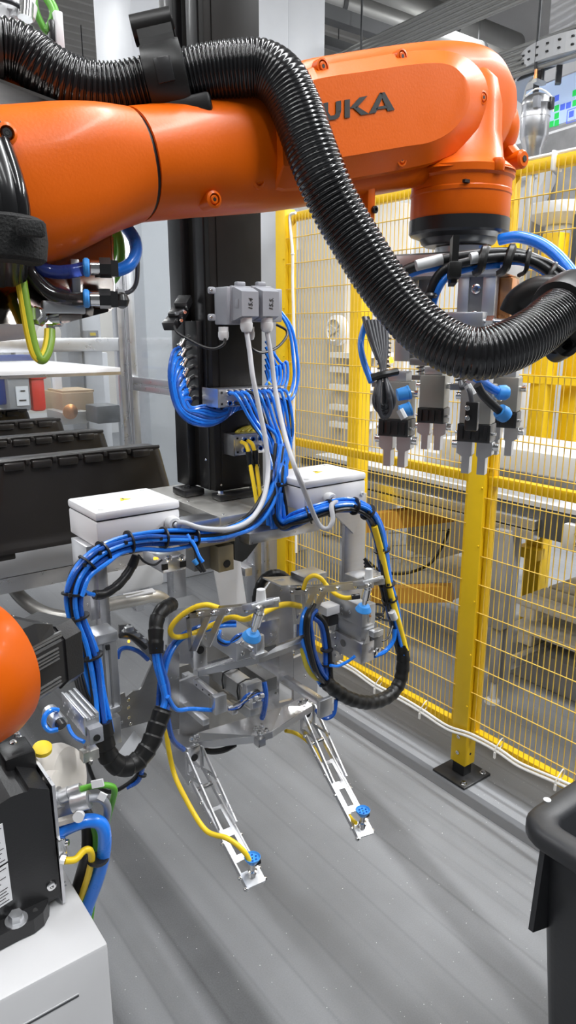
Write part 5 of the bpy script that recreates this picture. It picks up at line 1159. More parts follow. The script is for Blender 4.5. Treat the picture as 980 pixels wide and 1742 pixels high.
def wrap(par, Cn, R, m=None, nm='spiral_wrap', pitch=.026):
    sp_ = spline(Cn, 10); d = 0; pr = []
    for i in range(len(sp_)):
        if i: d += (sp_[i]-sp_[i-1]).length
        f = (d/pitch) % 1; pr.append(R*(.90+.13*f))
    B().tube(sp_, R, 14, raw=True, prof=pr).build(nm, m or PLASTB, par, ang=30)
t = thing('tube_harness', 'bundle of blue and black air tubes dropping from the upper bulkhead block', 'hose harness', at(465, 800, y=1.40))
rnd = random.Random(4)
for k, p in enumerate(F1):
    c = k % 10; row = k//10
    if row and c in (0, 3, 6): continue
    m_ = BLUE if (k % 4 != 3) else (CABB if k % 8 == 3 else BLUED)
    ex = 466+rnd.uniform(-8, 22); mid = 446+c*5.0+rnd.uniform(-3, 6)
    q1 = p+V((.006, -.022, -.006)); q2 = at(405+c*8.0+(14 if row else 20), 712+row*8, y=1.445)
    B().tube([p, q1, q2, at(mid+6, 752+rnd.uniform(-5, 5), y=1.43+rnd.uniform(-.012, .012)), at(472+rnd.uniform(-9, 16), 806, y=1.385+rnd.uniform(-.012, .012)), at(ex, 858+rnd.uniform(-6, 6), y=1.350+rnd.uniform(-.010, .010)), at(ex-1+rnd.uniform(-5, 5), 898+rnd.uniform(-8, 12), y=1.345)], .0042, 8, 5).build('air_tube', m_, t)
tie(t, at(474, 824, y=1.372), V((0, 0, 1)), .020); B().box(at(474, 824, y=1.350), (.008, .008, .008)).build('tie_head', CABB, t)
LH = thing('tool_harness', 'blue and black tube harness looping round the left side of the tool', 'hose harness', at(140, 1100, y=1.25))
L1 = yp([(474, 760, 1.42), (468, 810, 1.385), (455, 850, 1.345), (425, 888, 1.31), (380, 908, 1.28), (330, 914, 1.27), (285, 915, 1.27), (240, 918, 1.265), (200, 928, 1.26), (165, 946, 1.25), (138, 975, 1.245), (126, 1010, 1.24), (131, 1050, 1.235), (147, 1090, 1.23), (158, 1130, 1.225), (166, 1180, 1.215), (172, 1220, 1.205), (177, 1250, 1.20)])
bundle(LH, L1, 9, .017, .0046, [BLUE, BLUE, CABB, BLUE, BLUED, BLUE], seed=3, tw=.12)
bundle(LH, L1[5:12], 6, .022, .0044, [BLUED, CABB, BLUE], seed=8, tw=.2)
tie_at(LH, L1, (6.2, 7.6, 8.7, 9.6, 11.1, 12, 13.7, 5), .0225)
LW = yp([(174, 1228, 1.20), (177, 1258, 1.195), (184, 1285, 1.19), (206, 1304, 1.185), (232, 1296, 1.19), (254, 1268, 1.195), (266, 1238, 1.205), (278, 1205, 1.215)])
wrap(LH, LW, .0205)
L2 = yp([(270, 1225, 1.21), (282, 1195, 1.22), (278, 1165, 1.235), (269, 1130, 1.25), (265, 1100, 1.26)])
bundle(LH, L2, 6, .011, .0052, [CABB, BLUE, BLUED], seed=5, tw=.05)
wrap(LH, yp([(266, 1112, 1.255), (265, 1080, 1.27), (267, 1055, 1.285), (276, 1038, 1.30), (292, 1028, 1.33)]), .0165)
wrap(LH, yp([(232, 945, 1.29), (222, 968, 1.29), (203, 993, 1.28), (178, 1010, 1.27), (160, 1012, 1.265)]), .0100, CABB, 'sleeve')
B().tube(yp([(140, 975, 1.24), (140, 998, 1.245), (147, 1008, 1.25), (160, 1012, 1.255)]), .0045, 8).build('air_tube', BLUE, LH)
bundle(LH, yp([(272, 1200, 1.235), (276, 1150, 1.255), (287, 1110, 1.27), (308, 1084, 1.28), (340, 1069, 1.28), (375, 1060, 1.27), (402, 1058, 1.25)]), 3, .007, .0045, [BLUE, BLUED], seed=21, tw=.05)
B().tube(yp([(285, 1185, 1.21), (300, 1207, 1.215), (325, 1206, 1.22), (362, 1208, 1.22)]), .0050, 8).build('air_tube', BLUE, LH)
B().tube(yp([(283, 1195, 1.215), (286, 1225, 1.22), (294, 1258, 1.23), (312, 1275, 1.25)]), .0060, 8).build('air_tube', BLUED, LH)
bundle(LH, yp([(132, 1135, 1.26), (138, 1165, 1.24), (150, 1200, 1.22), (163, 1230, 1.21), (172, 1255, 1.2)]), 6, .011, .0038, [GREYD, CABB], seed=6, tw=.02)
B().tube(yp([(246, 1275, 1.20), (238, 1310, 1.2), (222, 1330, 1.2), (190, 1347, 1.2), (165, 1335, 1.2), (150, 1300, 1.2), (146, 1272, 1.2)]), .0042, 8).build('cable', CABB, LH)
B().tube(yp([(250, 1275, 1.19), (243, 1305, 1.19), (235, 1328, 1.195), (215, 1340, 1.2)]), .0048, 8).build('air_tube', BLUED, LH)
tie(LH, at(242, 1318, y=1.193), V((.3, 0, 1)), .008)
for k in range(2): B().tube(yp([(318, 914-4*k, 1.26), (330, 930-3*k, 1.245), (338, 950-4*k, 1.235), (348-3*k, 972-16*k, 1.23)]), .0045, 8).build('air_tube', BLUE if k else CABB, LH)
RH = thing('tool_harness', 'blue and yellow hose harness looping round the right side of the tool', 'hose harness', at(650, 1050, y=1.25))
R1 = yp([(474, 840, 1.36), (472, 878, 1.345), (482, 892, 1.335), (498, 886, 1.315), (520, 878, 1.28), (555, 866, 1.26), (592, 860, 1.255), (622, 868, 1.25), (640, 895, 1.25), (650, 935, 1.25), (657, 985, 1.25), (666, 1035, 1.25), (676, 1080, 1.25), (684, 1110, 1.245)])
bundle(RH, R1, 9, .016, .0048, [BLUE, BLUED, BLUE, CABB, BLUED], seed=9, tw=.10)
B().tube([p-CF*.012+CR*.004 for p in yp([(633, 895, 1.25), (644, 935, 1.25), (655, 985, 1.25), (668, 1035, 1.25), (680, 1080, 1.25), (687, 1105, 1.245)])], .0085, 10).build('yellow_hose', YCAB, RH)
tie_at(RH, R1, (4.2, 5.3, 6.4, 7.3, 9.1, 10.2, 10.7), .0215)
wrap(RH, yp([(683, 1095, 1.245), (686, 1125, 1.24), (680, 1160, 1.235), (662, 1184, 1.23), (632, 1195, 1.225), (600, 1190, 1.225), (572, 1175, 1.23), (552, 1158, 1.235)]), .0190)
R2 = yp([(556, 1162, 1.235), (540, 1140, 1.24), (530, 1110, 1.245), (524, 1080, 1.25), (524, 1052, 1.26), (532, 1035, 1.28)])
bundle(RH, R2, 7, .015, .0052, [BLUE, CABB, BLUED], seed=12, tw=.04)
bundle(RH, yp([(560, 1165, 1.235), (557, 1130, 1.24), (556, 1095, 1.245), (549, 1062, 1.25), (535, 1048, 1.26)]), 4, .008, .0060, [CABB, BLUED], seed=14, tw=.02)
B().tube(yp([(560, 1165, 1.24), (530, 1145, 1.25), (518, 1115, 1.26), (514, 1085, 1.27)]), .0085, 10).build('yellow_hose', YDULL, RH)
for x, y in ((556, 1105), (558, 1130)): tie(RH, at(x, y, y=1.24), V((0, 0, 1)), .015)
for k in range(3): B().tube(yp([(620, 950+6*k, 1.30), (636, 972, 1.28), (648, 990+4*k, 1.265), (655, 1030, 1.26)]), .0050, 8).build('cable', GREYD if k else CABB, RH)
B().cyl(at(634, 968, y=1.27), at(646, 982, y=1.262), .0060, n=10).build('white_sleeve', GLAND, RH)
B().cyl(at(666, 1040, y=1.235), at(671, 1052, y=1.235), .010, n=14).build('white_sleeve', GLAND, RH)
for k in range(2): B().tube(yp([(672, 1070, 1.24), (669, 1090, 1.24), (655, 1108, 1.24), (637, 1116, 1.24)]), .0050+.001*k, 8).build('air_tube', BLUE if k else BLUED, RH)
t = thing('sensor_wire', 'thin black wire coiled beside the right harness', 'wire', at(645, 1040, y=1.22))
B().tube(yp([(627, 1040, 1.22), (632, 1030, 1.22), (644, 1028, 1.22), (654, 1034, 1.22), (650, 1044, 1.22), (636, 1044, 1.22), (634, 1050, 1.22), (646, 1054, 1.22), (652, 1048, 1.22), (640, 1046, 1.22), (652, 1054, 1.222), (664, 1056, 1.23)]), .0028, 6).build('coil', CABB, t)
B().tube(yp([(628, 1050, 1.22), (630, 1075, 1.22), (645, 1090, 1.22), (660, 1085, 1.22), (668, 1065, 1.23)]), .0026, 6).build('lead', CABB, t)
t = thing('black_hose', 'ribbed black hose arching behind the right upper arm', 'hose', at(460, 980, y=1.45))
wrap(t, yp([(436, 1040, 1.45), (438, 1010, 1.45), (448, 986, 1.45), (466, 976, 1.45), (482, 980, 1.45), (492, 990, 1.45)]), .0130, CABB, 'hose', .02)
# ---------------------------------------------------------------- gripping tool below the column
T = thing('gripping_tool', 'bright aluminium gripping tool frame hanging from the black column', 'gripping tool', (.95, 1.40, .80))
b = B(); b.prism([at(x, y, y=1.75) for x, y in ((360, 945), (405, 930), (420, 1030), (380, 1060))], (0, .004, 0)); b.build('guard_sheet', WHITEP, T)
B().span((.95, 1.70, 1.0), (.97, 1.76, 1.14)).build('sheet_hanger', ALUM, T)
# hanger under the plate
ybox(372, 398, 928, 972, 1.36, .06, .002).build('bronze_block', BRONZE, T)
p = at(386, 959, y=1.3595); B().cyl(p, p+V((0, -.001, 0)), .0095, n=18).build('bore', INK, T)
ybox(330, 374, 925, 968, 1.40, .04).build('carriage', GPARK, T)
b = B(); b.prism([at(x, y, y=1.38) for x, y in ((398, 916), (446, 898), (452, 908), (420, 950), (412, 956), (400, 953))], (0, .03, 0)); b.build('gusset', DARKST, T)
ybox(320, 400, 912, 928, 1.355, .08).build('hanger_rail', BRONZE, T)
B().span((.55, 1.38, 1.155), (1.25, 1.44, 1.179), .002).build('top_beam', ALU, T)
# uprights below the boxes
u0, u1 = at(138, 930, y=1.33), at(172, 930, y=1.33)
B().span((u0.x+.03, 1.33, .78), (u1.x+.01, 1.36, 1.18), .001).build('upright', ALUB, T)
B().span((u0.x+.012, 1.335, 1.02), (u0.x+.032, 1.42, 1.18), .001).build('angle_plate', ALUB, T)
for k in range(6): B().bolt((u0.x+.0115, 1.35+.03*(k % 2), 1.05+.04*(k//2)), (-1, 0, 0), .004, .001).build('screw', CHROME, T)
u0, u1 = at(586, 940, y=1.36), at(621, 940, y=1.36)
B().span((u0.x, 1.36, .86), (u1.x, 1.372, 1.18), .001).build('upright', ALUB, T)
b = B(); b.prism([at(x, y, y=1.355) for x, y in ((566, 872), (612, 872), (612, 884), (602, 908))], (0, .01, 0)); b.build('gusset', ALUB, T)
# V-shaped dark plate at the left
DKP = mat('dull_sheet', (.33, .33, .33), .35, .8, var=.12, stretch=(1, 1, 8))
b = B(); b.prism([at(x, y, y=1.40) for x, y in ((203, 1064), (222, 1062), (262, 1098), (290, 1112), (290, 1140), (262, 1130), (226, 1088), (203, 1086))], (0, .006, 0)); b.build('side_plate', DKP, T)
b = B(); b.prism([at(x, y, y=1.40) for x, y in ((200, 1184), (212, 1178), (214, 1186), (226, 1176), (237, 1174), (241, 1170), (260, 1126), (290, 1126), (290, 1180), (262, 1225), (200, 1242))], (0, .006, 0)); b.build('side_plate', DKP, T)
for x, y in ((205, 1203), (218, 1203), (218, 1190), (219, 1220), (206, 1228), (222, 1231)): B().bolt(at(x, y, y=1.3995), (0, -1, 0), .0045, .003).build('screw', CHROME, T)
for a, c in (((185, 1272), (203, 1306)), ((203, 1306), (240, 1254))): B().bar(at(*a, y=1.36), at(*c, y=1.36), .06, .010, up=(0, 0, 1)).build('bracket_bar', ALUM, T)
b = B(); b.prism([at(x, y, y=1.39) for x, y in ((258, 1232), (300, 1215), (330, 1225), (330, 1330), (320, 1336), (268, 1252))], (0, .003, 0)); b.build('guard_sheet', ALUB, T)
# central plates
def plate(pts, y, th, nm, m=ALUB): b = B(); b.prism([at(x_, y_, y=y) for x_, y_ in pts], (0, th, 0)); return b.build(nm, m, T)
plate([(288, 1036), (332, 1024), (346, 1030), (348, 1110), (330, 1130), (286, 1128)], 1.40, .006, 'front_plate')
plate([(284, 1098), (305, 1098), (305, 1240), (284, 1242)], 1.37, .008, 'front_plate', ALUP)
plate([(305, 1160), (330, 1150), (356, 1150), (356, 1250), (305, 1250)], 1.385, .008, 'front_plate')
plate([(345, 1060), (392, 1055), (392, 1130), (345, 1130)], 1.42, .006, 'front_plate', STEEL)
B().bar(at(290, 1031, y=1.40), at(338, 1019, y=1.40), .06, .004).build('top_flange', ALUM, T)
plate([(452, 1002), (462, 988), (480, 984), (500, 994), (512, 1010), (512, 1090), (452, 1100)], 1.39, .006, 'front_plate')
plate([(440, 1060), (475, 1052), (475, 1240), (440, 1240)], 1.38, .010, 'front_plate', ALUP)
plate([(475, 1095), (499.5, 1090), (499.5, 1152), (475, 1158)], 1.38, .010, 'front_plate')
plate([(500, 1120), (532, 1106), (540, 1150), (540, 1215), (500, 1225)], 1.38, .010, 'front_plate')
plate([(475, 1196), (499.5, 1190), (499.5, 1232), (475, 1236)], 1.38, .010, 'front_plate')
B().bar(at(462, 990, y=1.385), at(510, 988, y=1.385), .08, .004).build('top_flange', ALUM, T)
ybox(518, 556, 978, 988, 1.36, .06, .001).build('top_flange', ALUM, T)
for x, y in ((478, 1004), (462, 1080), (462, 1100), (470, 1180), (520, 1150), (500, 1110)): B().bolt(at(x, y, y=1.379), (0, -1, 0), .0035, .002).build('screw', CHROME, T)
ybox(304, 350, 1128, 1180, 1.46, .02).build('rear_plate', STEEL, T); ybox(350, 440, 1120, 1240, 1.47, .02).build('rear_plate', STEEL, T)
ybox(300, 340, 1196, 1240, 1.44, .02).build('rear_plate', STEEL, T)
# beams running towards the viewer (along -y)
def vbar(p, q_y, w, h, nm, m=ALU, z=None):
    return B().span((p.x-w/2, q_y, p.z-h/2), (p.x+w/2, p.y, p.z+h/2), .002).build(nm, m, T)
p = at(322, 1150, y=1.42); fb = vbar(p, 1.21, .016, .016, 'perforated_bar')
for k in range(6): B().cyl((p.x-.0082, 1.40-.03*k, p.z), (p.x-.0088, 1.40-.03*k, p.z), .0025, n=8).build('hole', INK, fb)
ybox(366, 386, 1184, 1214, 1.20, .016, .001).build('end_block', ALUM, T)
ybox(316, 328, 1148, 1170, 1.42, .02, .001).build('end_block', ALUM, T)
p = at(478, 1150, y=1.40); vbar(p, 1.19, .018, .020, 'perforated_bar'); ybox(544, 566, 1190, 1219, 1.185, .012, .002).build('end_block', ALUM, T)
p = at(312, 1196, y=1.40); vbar(p, 1.29, .018, .016, 'perforated_bar', ALUM)
p = at(372, 1140, y=1.46); vbar(p, 1.27, .042, .042, 'square_tube', ALUM); 
p = at(410, 1130, y=1.46); vbar(p, 1.32, .036, .036, 'square_tube', GPARK)
p = at(372, 1182, y=1.46); vbar(p, 1.38, .03, .02, 'square_tube', STEEL)
p = at(402, 1190, y=1.46); vbar(p, 1.37, .03, .03, 'square_tube', ALUM)
p = at(372, 1140, y=1.46)
for yy in (1.40, 1.33): B().tube([V((p.x-.023, yy, p.z-.02)), V((p.x-.023, yy, p.z+.023)), V((p.x+.023, yy, p.z+.023)), V((p.x+.023, yy, p.z-.01))], .0022, 6, 2).build('cable_tie', CABB, T)
# bent cross bars
def crossbar(pts, z, lip, nm, tilt=.02):
    Q = [at(x, y, z=z if i < 4 else z+tilt) for i, (x, y) in enumerate(pts)]; b = B()
    if len(Q) == 8: quads = ((0, 1, 6, 7), (1, 2, 5, 6), (2, 3, 4, 5))
    else: quads = ((0, 1, 7, 8), (1, 2, 6, 7), (2, 3, 5, 6), (3, 4, 5))
    for q_ in quads: b.prism([Q[i] for i in q_], (0, 0, .006))
    o = b.build(nm, ALUP, T)
    F = Q[:4]
    for a, c in zip(F, F[1:]): B().bar(a+V((0, .001, -lip/2+.005)), c+V((0, .001, -lip/2+.005)), .004, lip).build('lip', ALUM, o)
    return o
crossbar([(330, 1140), (338, 1143), (440, 1121), (526, 1090), (520, 1082), (470, 1100), (440, 1108), (390, 1120), (334, 1136)], .862, .016, 'upper_crossbar')
lo = crossbar([(324, 1266), (441, 1255), (463, 1247), (531, 1203), (514, 1190), (480, 1206), (390, 1234), (337, 1250)], .632, .018, 'lower_crossbar')
for x, y in ((435, 1240), (445, 1236), (442, 1248), (453, 1244), (326, 1259), (336, 1254), (511, 1195), (522, 1192)):
    B().hexbolt(at(x, y, z=.652), (0, 0, 1), .0046, .006).build('bolt', CHROME, lo)
ybox(440, 452, 1258, 1270, 1.25, .02).build('stop_block', ALU, T)
# suction arms --------------------------------------------------------------
def cup_up(g, p, yaw=0):
    B().lathe(((.008, 0), (.008, .006), (.010, .008), (.010, .014), (.006, .016), (.006, .028), (.008, .030), (.008, .034)), p, (0, 0, 1), 14).build('stem', CHROME, g)
    c = B().lathe(((.006, .030), (.010, .034), (.0165, .044), (.0175, .048), (.0165, .049), (.014, .045), (.010, .044), (.004, .0445)), p, (0, 0, 1), 28).build('suction_cup', BLUEL, g, label='blue suction cup')
    for k in range(6): a = k*math.pi/3; B().box(p+V((.009*math.cos(a), .009*math.sin(a), .0455)), (.003, .003, .002)).build('cup_stud', BLUED, c)
    B().cyl(p+V((0, 0, .0445)), p+V((0, 0, .0452)), .0016, n=8).build('air_hole', INK, c)
    B().box(p+V((.012, .004, .024)), (.02, .008, .008)).build('side_port', BLACKP, g)
def low_arm(rx, ry, rz, tx, ty, tz, label):
    g = thing('suction_lever', label, 'suction arm', (rx, ry, rz), 'lower suction arms of the tool'); Rr, Tt = V((rx, ry, rz)), V((tx, ty, tz)); d = (Tt-Rr); X = V((1, 0, 0)); w = .021
    nrm = X.cross(d).normalized(); nrm = nrm if nrm.z > 0 else -nrm
    B().box(Rr+V((0, .012, .005)), (.034, .014, .062), bev=.001).build('root_block', ALUP, g); B().cyl(Rr+V((0, .0045, .008)), Rr+V((0, .0035, .008)), .009, n=18).build('root_bore', INK, g)
    for s in (-1, 1):
        o = X*(w*s)
        r = B().bar(Rr+o+V((0, 0, -.030)), Tt+o, .004, .012, up=nrm).build('side_rail', ALU, g)
        B().bar(Rr+o+V((0, .004, .028)), Rr+o+d*.56+nrm*.004, .0035, .011, up=nrm).build('brace', ALU, r)
        B().bar(Rr+o+V((0, .006, .03)), Rr+o+V((0, .006, -.035)), .0035, .009, up=(0, 1, 0)).build('strut', ALU, r)
        B().bar(Rr+o+V((0, .006, -.03)), Rr+o+d*.22+nrm*.020, .0035, .006, up=nrm).build('brace', ALU, r)
        for f in (.06, .26, .44, .62, .90, .985):
            q = Rr+V((0, 0, -.03))*(1-f)+d*f+o; B().lathe(((.0055, 0), (.0055, .003), (.004, .007), (.001, .007)), q, X*s, 10).build('rivet', CHROME, r)
    def web(f0, f1, ov=0):
        a, c = Rr+V((0, 0, -.03))*(1-f0)+d*f0+nrm*.003, Rr+V((0, 0, -.03))*(1-f1)+d*f1+nrm*.003; return a, c
    wb = B()
    a, c = web(.34, .80)
    for s in (-1, 1): wb.bar(a+X*(s*.0145), c+X*(s*.0145), .011, .003, up=nrm)
    for f0, f1 in ((.34, .37), (.535, .60), (.75, .80)): a, c = web(f0, f1); wb.bar(a, c, .030, .003, up=nrm)
    wb.build('slotted_web', ALUM, g)
    a, c = web(.885, 1.0); B().bar(a, c, .042, .006, up=nrm).build('tip_plate', ALUM, g)
    a, c = web(.15, .17); B().cyl(a-X*.02, a+X*.02, .006, n=12).build('spacer', CHROME, g)
    cup_up(g, web(.94, 1)[0]+V((0, 0, .004)))
    return g
low_arm(.712, 1.325, .605, .692, 1.040, .468, 'lower suction arm with a blue cup, nearer the viewer and left')
low_arm(1.058, 1.325, .600, 1.004, 1.038, .440, 'lower suction arm with a blue cup, on the right near the fence')
def up_arm(bar, struts, xs, tip, cup, blk, label):
    g = thing('suction_lever', label, 'suction arm', at(*blk[:2], x=xs), 'upper suction arms of the tool')
    for i, dx in enumerate((0, .034)):
        pp = B().prism([at(x, y, x=xs)+V((dx, 0, 0)) for x, y in bar], (.003, 0, 0)).build('side_plate', STEEL, g)
        for st in struts: B().prism([at(x, y, x=xs)+V((dx, 0, 0)) for x, y in st], (.003, 0, 0)).build('strut', STEEL, pp)
        if i == 0:
            a, c = at(*bar[0], x=xs).lerp(at(*bar[3], x=xs), .5), at(*bar[1], x=xs).lerp(at(*bar[2], x=xs), .5)
            for f in (.03, .22, .42, .62, .84, .97): B().lathe(((.0055, 0), (.0055, .003), (.004, .007), (.0025, .007), (.002, .003)), a.lerp(c, f), (-1, 0, 0), 12).build('screw', CHROME, pp)
    c = at(*tip, x=xs)
    a = at(*bar[0], x=xs).lerp(at(*bar[3], x=xs), .5); dirn = (at(*bar[1], x=xs)-at(*bar[0], x=xs)).normalized()
    B().bar(c+V((.017, 0, .002))-dirn*.02, c+V((.017, 0, .002))+dirn*.016, .062, .010, up=(0, 0, 1), bev=.001).build('tip_plate', ALUM, g)
    B().bar(a+V((.017, 0, .006))+dirn*.02, a+V((.017, 0, .006))+dirn*.05, .034, .004).build('cross_tie', ALUM, g)
    B().cyl(c+V((.016, 0, .005)), c+V((.016, 0, .030)), .010, .008, n=14).build('cap', GLAND, g)
    q = at(*cup, x=xs+.016); top = c+V((.016, 0, -.003)); ax = (top-q).normalized(); ln = (top-q).length
    B().lathe(((.006, .012), (.006, ln*.4), (.010, ln*.42), (.010, ln*.8), (.008, ln*.82), (.008, ln)), q, ax, 14).build('stem', CHROME, g)
    B().lathe(((.013, .001), (.0185, 0), (.0185, .002), (.0130, .0125), (.007, .0135)), q, ax, 28).build('suction_cup', BLUEL, g, label='blue suction cup', ang=25)
    bp = at(*blk[:2], x=xs+.002); B().box(bp+V((.017, .004, 0)), (.033, .014, .075), bev=.001).build('root_block', ALUP, g); B().cyl(bp+V((.017, -.0035, .005)), bp+V((.017, -.0042, .005)), .009, n=18).build('root_bore', INK, g)
    return g
up_arm([(315, 1040), (446, 1029), (446, 1040), (317, 1053)], [[(316, 1044), (322, 1044), (327, 1108), (321, 1108)], [(349, 1048), (359, 1047), (333, 1108), (322, 1108)]], .668, (432, 1032), (428, 1084), (328, 1112), 'upper suction arm with a blue cup facing down, on the left')
up_arm([(493, 1001), (634, 990), (634, 1000), (496, 1013)], [[(494, 1005), (500, 1005), (505, 1062), (499, 1062)], [(530, 1008), (540, 1007), (511, 1062), (501, 1062)]], 1.012, (618, 992), (618, 1038), (503, 1070), 'upper suction arm with a blue cup facing down, on the right')
# pneumatic cylinders and sensor blocks --------------------------------------
t = thing('pneumatic_cylinder', 'compact silver cylinder block below the left upper arm', 'cylinder', at(420, 1118, y=1.23))
ybox(402, 447, 1088, 1119, 1.225, .11, .002).build('body', ALUM, t)
for x, y in ((408, 1094), (439, 1091), (409, 1112), (432, 1110)): B().bolt(at(x+3, y, y=1.2248), (0, -1, 0), .005, .003, 12).build('cap_screw', CHROME, t)
p = at(424, 1101, y=1.225); B().cyl(p, p+V((.0, -.05, 0)), .0055, n=12).build('rod', CHROME, t); B().cyl(p+V((0, -.025, 0)), p+V((0, -.034, 0)), .010, n=6).build('rod_nut', CHROME, t)
ybox(436, 450, 1082, 1118, 1.17, .012, .001).build('rod_bracket', ALUM, t); ybox(434, 456, 1112, 1119, 1.165, .02, .001).build('bracket_foot', ALUM, t)
ybox(386, 415, 1072, 1082, 1.30, .03).build('switch_rail', GPARK, t)
for k in range(3): B().tube(yp([(375, 1072+3*k, 1.25), (372, 1085+3*k, 1.24), (386, 1093+2*k, 1.22), (402, 1088-3*k, 1.21), (412, 1078, 1.21)]), .0035, 6).build('sensor_lead', (BLUE, CABB, BLUED)[k], t)
t = thing('slide_actuator', 'upright silver slide cylinder left of the tool frame', 'actuator', at(184, 1220, y=1.25))
ybox(167, 203, 1092, 1206, 1.25, .042, .002).build('body', ALUM, t)
for dx in (-5, 5): ybox(183+dx, 186+dx, 1096, 1206, 1.2485, .004).build('slot', GPARK, t)
ybox(163, 202, 1078, 1094, 1.245, .055, .003).build('end_cap', ALUM, t); ybox(172, 206, 1206, 1216, 1.245, .05, .002).build('end_cap', ALUM, t)
for x in (172, 194): B().bolt(at(x, 1080, y=1.27)+V((0, 0, .001)), (0, 0, 1), .006, .003, 12).build('cap_screw', CHROME, t)
ybox(181, 187, 1098, 1106, 1.2446, .004).build('port', INK, t)
ybox(180, 207, 1222, 1268, 1.25, .04, .002).build('guide_block', ALUM, t); p = at(186, 1219, y=1.25); B().cyl(p, p+V((0, 0, .012)), .006, n=12).build('stop_pin', GLAND, t)
t = thing('tilt_slide', 'silver ribbed slide unit with punched side plate behind the robot motor', 'actuator', at(125, 1215, d=1.24))
a = at(143, 1232, d=1.20); yl = .11
B().span((a.x, a.y, a.z-.024), (a.x+.004, a.y+yl, a.z+.012), .001).build('punched_plate', ALUM, t)
B().span((a.x+.004, a.y+.002, a.z-.022), (a.x+.028, a.y+yl, a.z+.004), .001).build('body', ALUM, t)
for k in range(3): B().span((a.x+.005+.0085*k, a.y, a.z+.004), (a.x+.0105+.0085*k, a.y+yl, a.z+.009+.002*k), .001).build('rail_rib', ALUM, t)
for k in range(12): B().cyl((a.x-.0004, a.y+.008+.0085*k, a.z-.012+.012*((k*5) % 3-1)*.8), (a.x+.0006, a.y+.008+.0085*k, a.z-.012+.012*((k*5) % 3-1)*.8), .0022, n=8).build('punched_hole', WHITEP, t)
B().span((a.x+.003, a.y-.014, a.z-.036), (a.x+.028, a.y+.004, a.z-.006), .002).build('end_housing', HOODG, t)
p = V((a.x+.015, a.y-.0145, a.z-.024)); B().cyl(p, p+V((0, -.002, 0)), .006, n=14).build('port', INK, t)
t = thing('air_fitting', 'round silver fitting with a light blue tube loop behind the orange shoulder', 'fitting', at(95, 1225, d=1.25))
B().cyl(at(84, 1210, d=1.27), at(102, 1232, d=1.24), .014, n=18).build('body', ALUM, t); B().cyl(at(100, 1228, d=1.24), at(106, 1236, d=1.235), .009, n=12).build('port', BLACKP, t)
B().tube(path([(99, 1208, 1.25), (88, 1208, 1.24), (77, 1217, 1.23), (75, 1232, 1.225), (84, 1243, 1.225), (99, 1241, 1.23)]), .0045, 8).build('tube', BLUE, t)
B().tube(path([(116, 1234, 1.23), (121, 1246, 1.22), (130, 1256, 1.21), (143, 1262, 1.2)]), .0035, 8).build('tube', BLUE, t)
t = thing('sensor_bracket', 'tiny steel sensor bracket with wires below the slide unit', 'bracket', at(150, 1285, d=1.25))
B().box(at(152, 1282, d=1.25), (.03, .02, .02), bev=.002).build('block', STEEL, t)
for x, y in ((143, 1270), (142, 1288), (152, 1296)): B().cyl(at(x, y, d=1.24), at(x+5, y+1, d=1.24), .004, n=8).build('screw', CHROME, t)
t = thing('switch_rail', 'steel rail with blue-lit sensor switches behind the left actuator', 'sensor', at(240, 1090, y=1.36))
B().bar(at(215, 1070, y=1.36), at(258, 1110, y=1.36), .02, .02).build('rail', GPARK, t)
B().tube(yp([(203, 1082, 1.33), (215, 1080, 1.33), (232, 1088, 1.33), (248, 1102, 1.33)]), .0055, 8).build('cable', CABB, t); B().tube(yp([(200, 1120, 1.33), (204, 1106, 1.33), (216, 1102, 1.33), (235, 1108, 1.33), (252, 1122, 1.33)]), .0050, 8).build('cable', BLUED, t)
B().cyl(at(218, 1091, y=1.32), at(220, 1091, y=1.32), .003, n=8).build('indicator', LEDA, t)
for f in (.1, .35, .6): B().box(at(215+43*f, 1066+40*f, y=1.355), (.02, .012, .012), bev=.002).build('switch', ALUM, t)
t = thing('port_valve', 'flat silver valve body with two ports under the left junction box', 'valve', at(300, 955, y=1.34))
ybox(277, 316, 948, 972, 1.33, .10, .002).build('body', ALU, t)
for x, y in ((286, 950), (308, 948)): p = at(x, y, y=1.3295); B().lathe(((.008, 0), (.008, .004), (.004, .005), (.002, .002)), p, (0, -1, 0), 16).build('port', CHROME, t)
for x, y in ((281, 965), (312, 960)): ybox(x-5, x+5, y-5, y+5, 1.328, .004).build('corner_socket', INK, t)
B().cyl(at(262, 950, y=1.36), at(265, 950, y=1.36), .003, n=8).build('indicator', LEDA, t)
B().tube(yp([(235, 944, 1.3), (246, 956, 1.3), (262, 961, 1.3), (275, 953, 1.32)]), .0025, 6).build('wire', CABB, t)
for (x0, y0), (x1, y1) in (((330, 952), (336, 960)), ((336, 960), (344, 972))): B().cyl(at(x0, y0, y=1.24), at(x1, y1, y=1.235), .0065, .005, n=10).build('push_fitting', BLUEL if x0 < 335 else BLACKP, t)
# right hand sensor / cylinder assembly
t = thing('right_cylinder', 'stack of silver cylinder blocks under the right upright of the tool', 'cylinder', at(605, 1110, y=1.25))
a = at(617, 1108, y=1.20)
B().span((a.x-.004, a.y, a.z-.035), (a.x+.04, a.y+.11, a.z+.020), .001).build('lower_block', ALUB, t)
p = V((a.x-.0045, a.y+.07, a.z-.002)); B().cyl(p, p+V((-.001, 0, 0)), .010, n=18).build('bore', GPARK, t)
B().span((a.x+.004, a.y+.012, a.z+.020), (a.x+.05, a.y+.10, a.z+.062), .001).build('upper_block', ALUM, t)
B().span((a.x, a.y+.005, a.z+.062), (a.x+.045, a.y+.13, a.z+.118), .001).build('upper_block', ALUM, t)
b = B(); b.prism([V((a.x+.0, a.y-.004, a.z+.02)), V((a.x+.02, a.y-.004, a.z+.02)), V((a.x+.015, a.y-.004, a.z+.052))], (0, .004, 0)); b.build('gusset', ALUM, t)
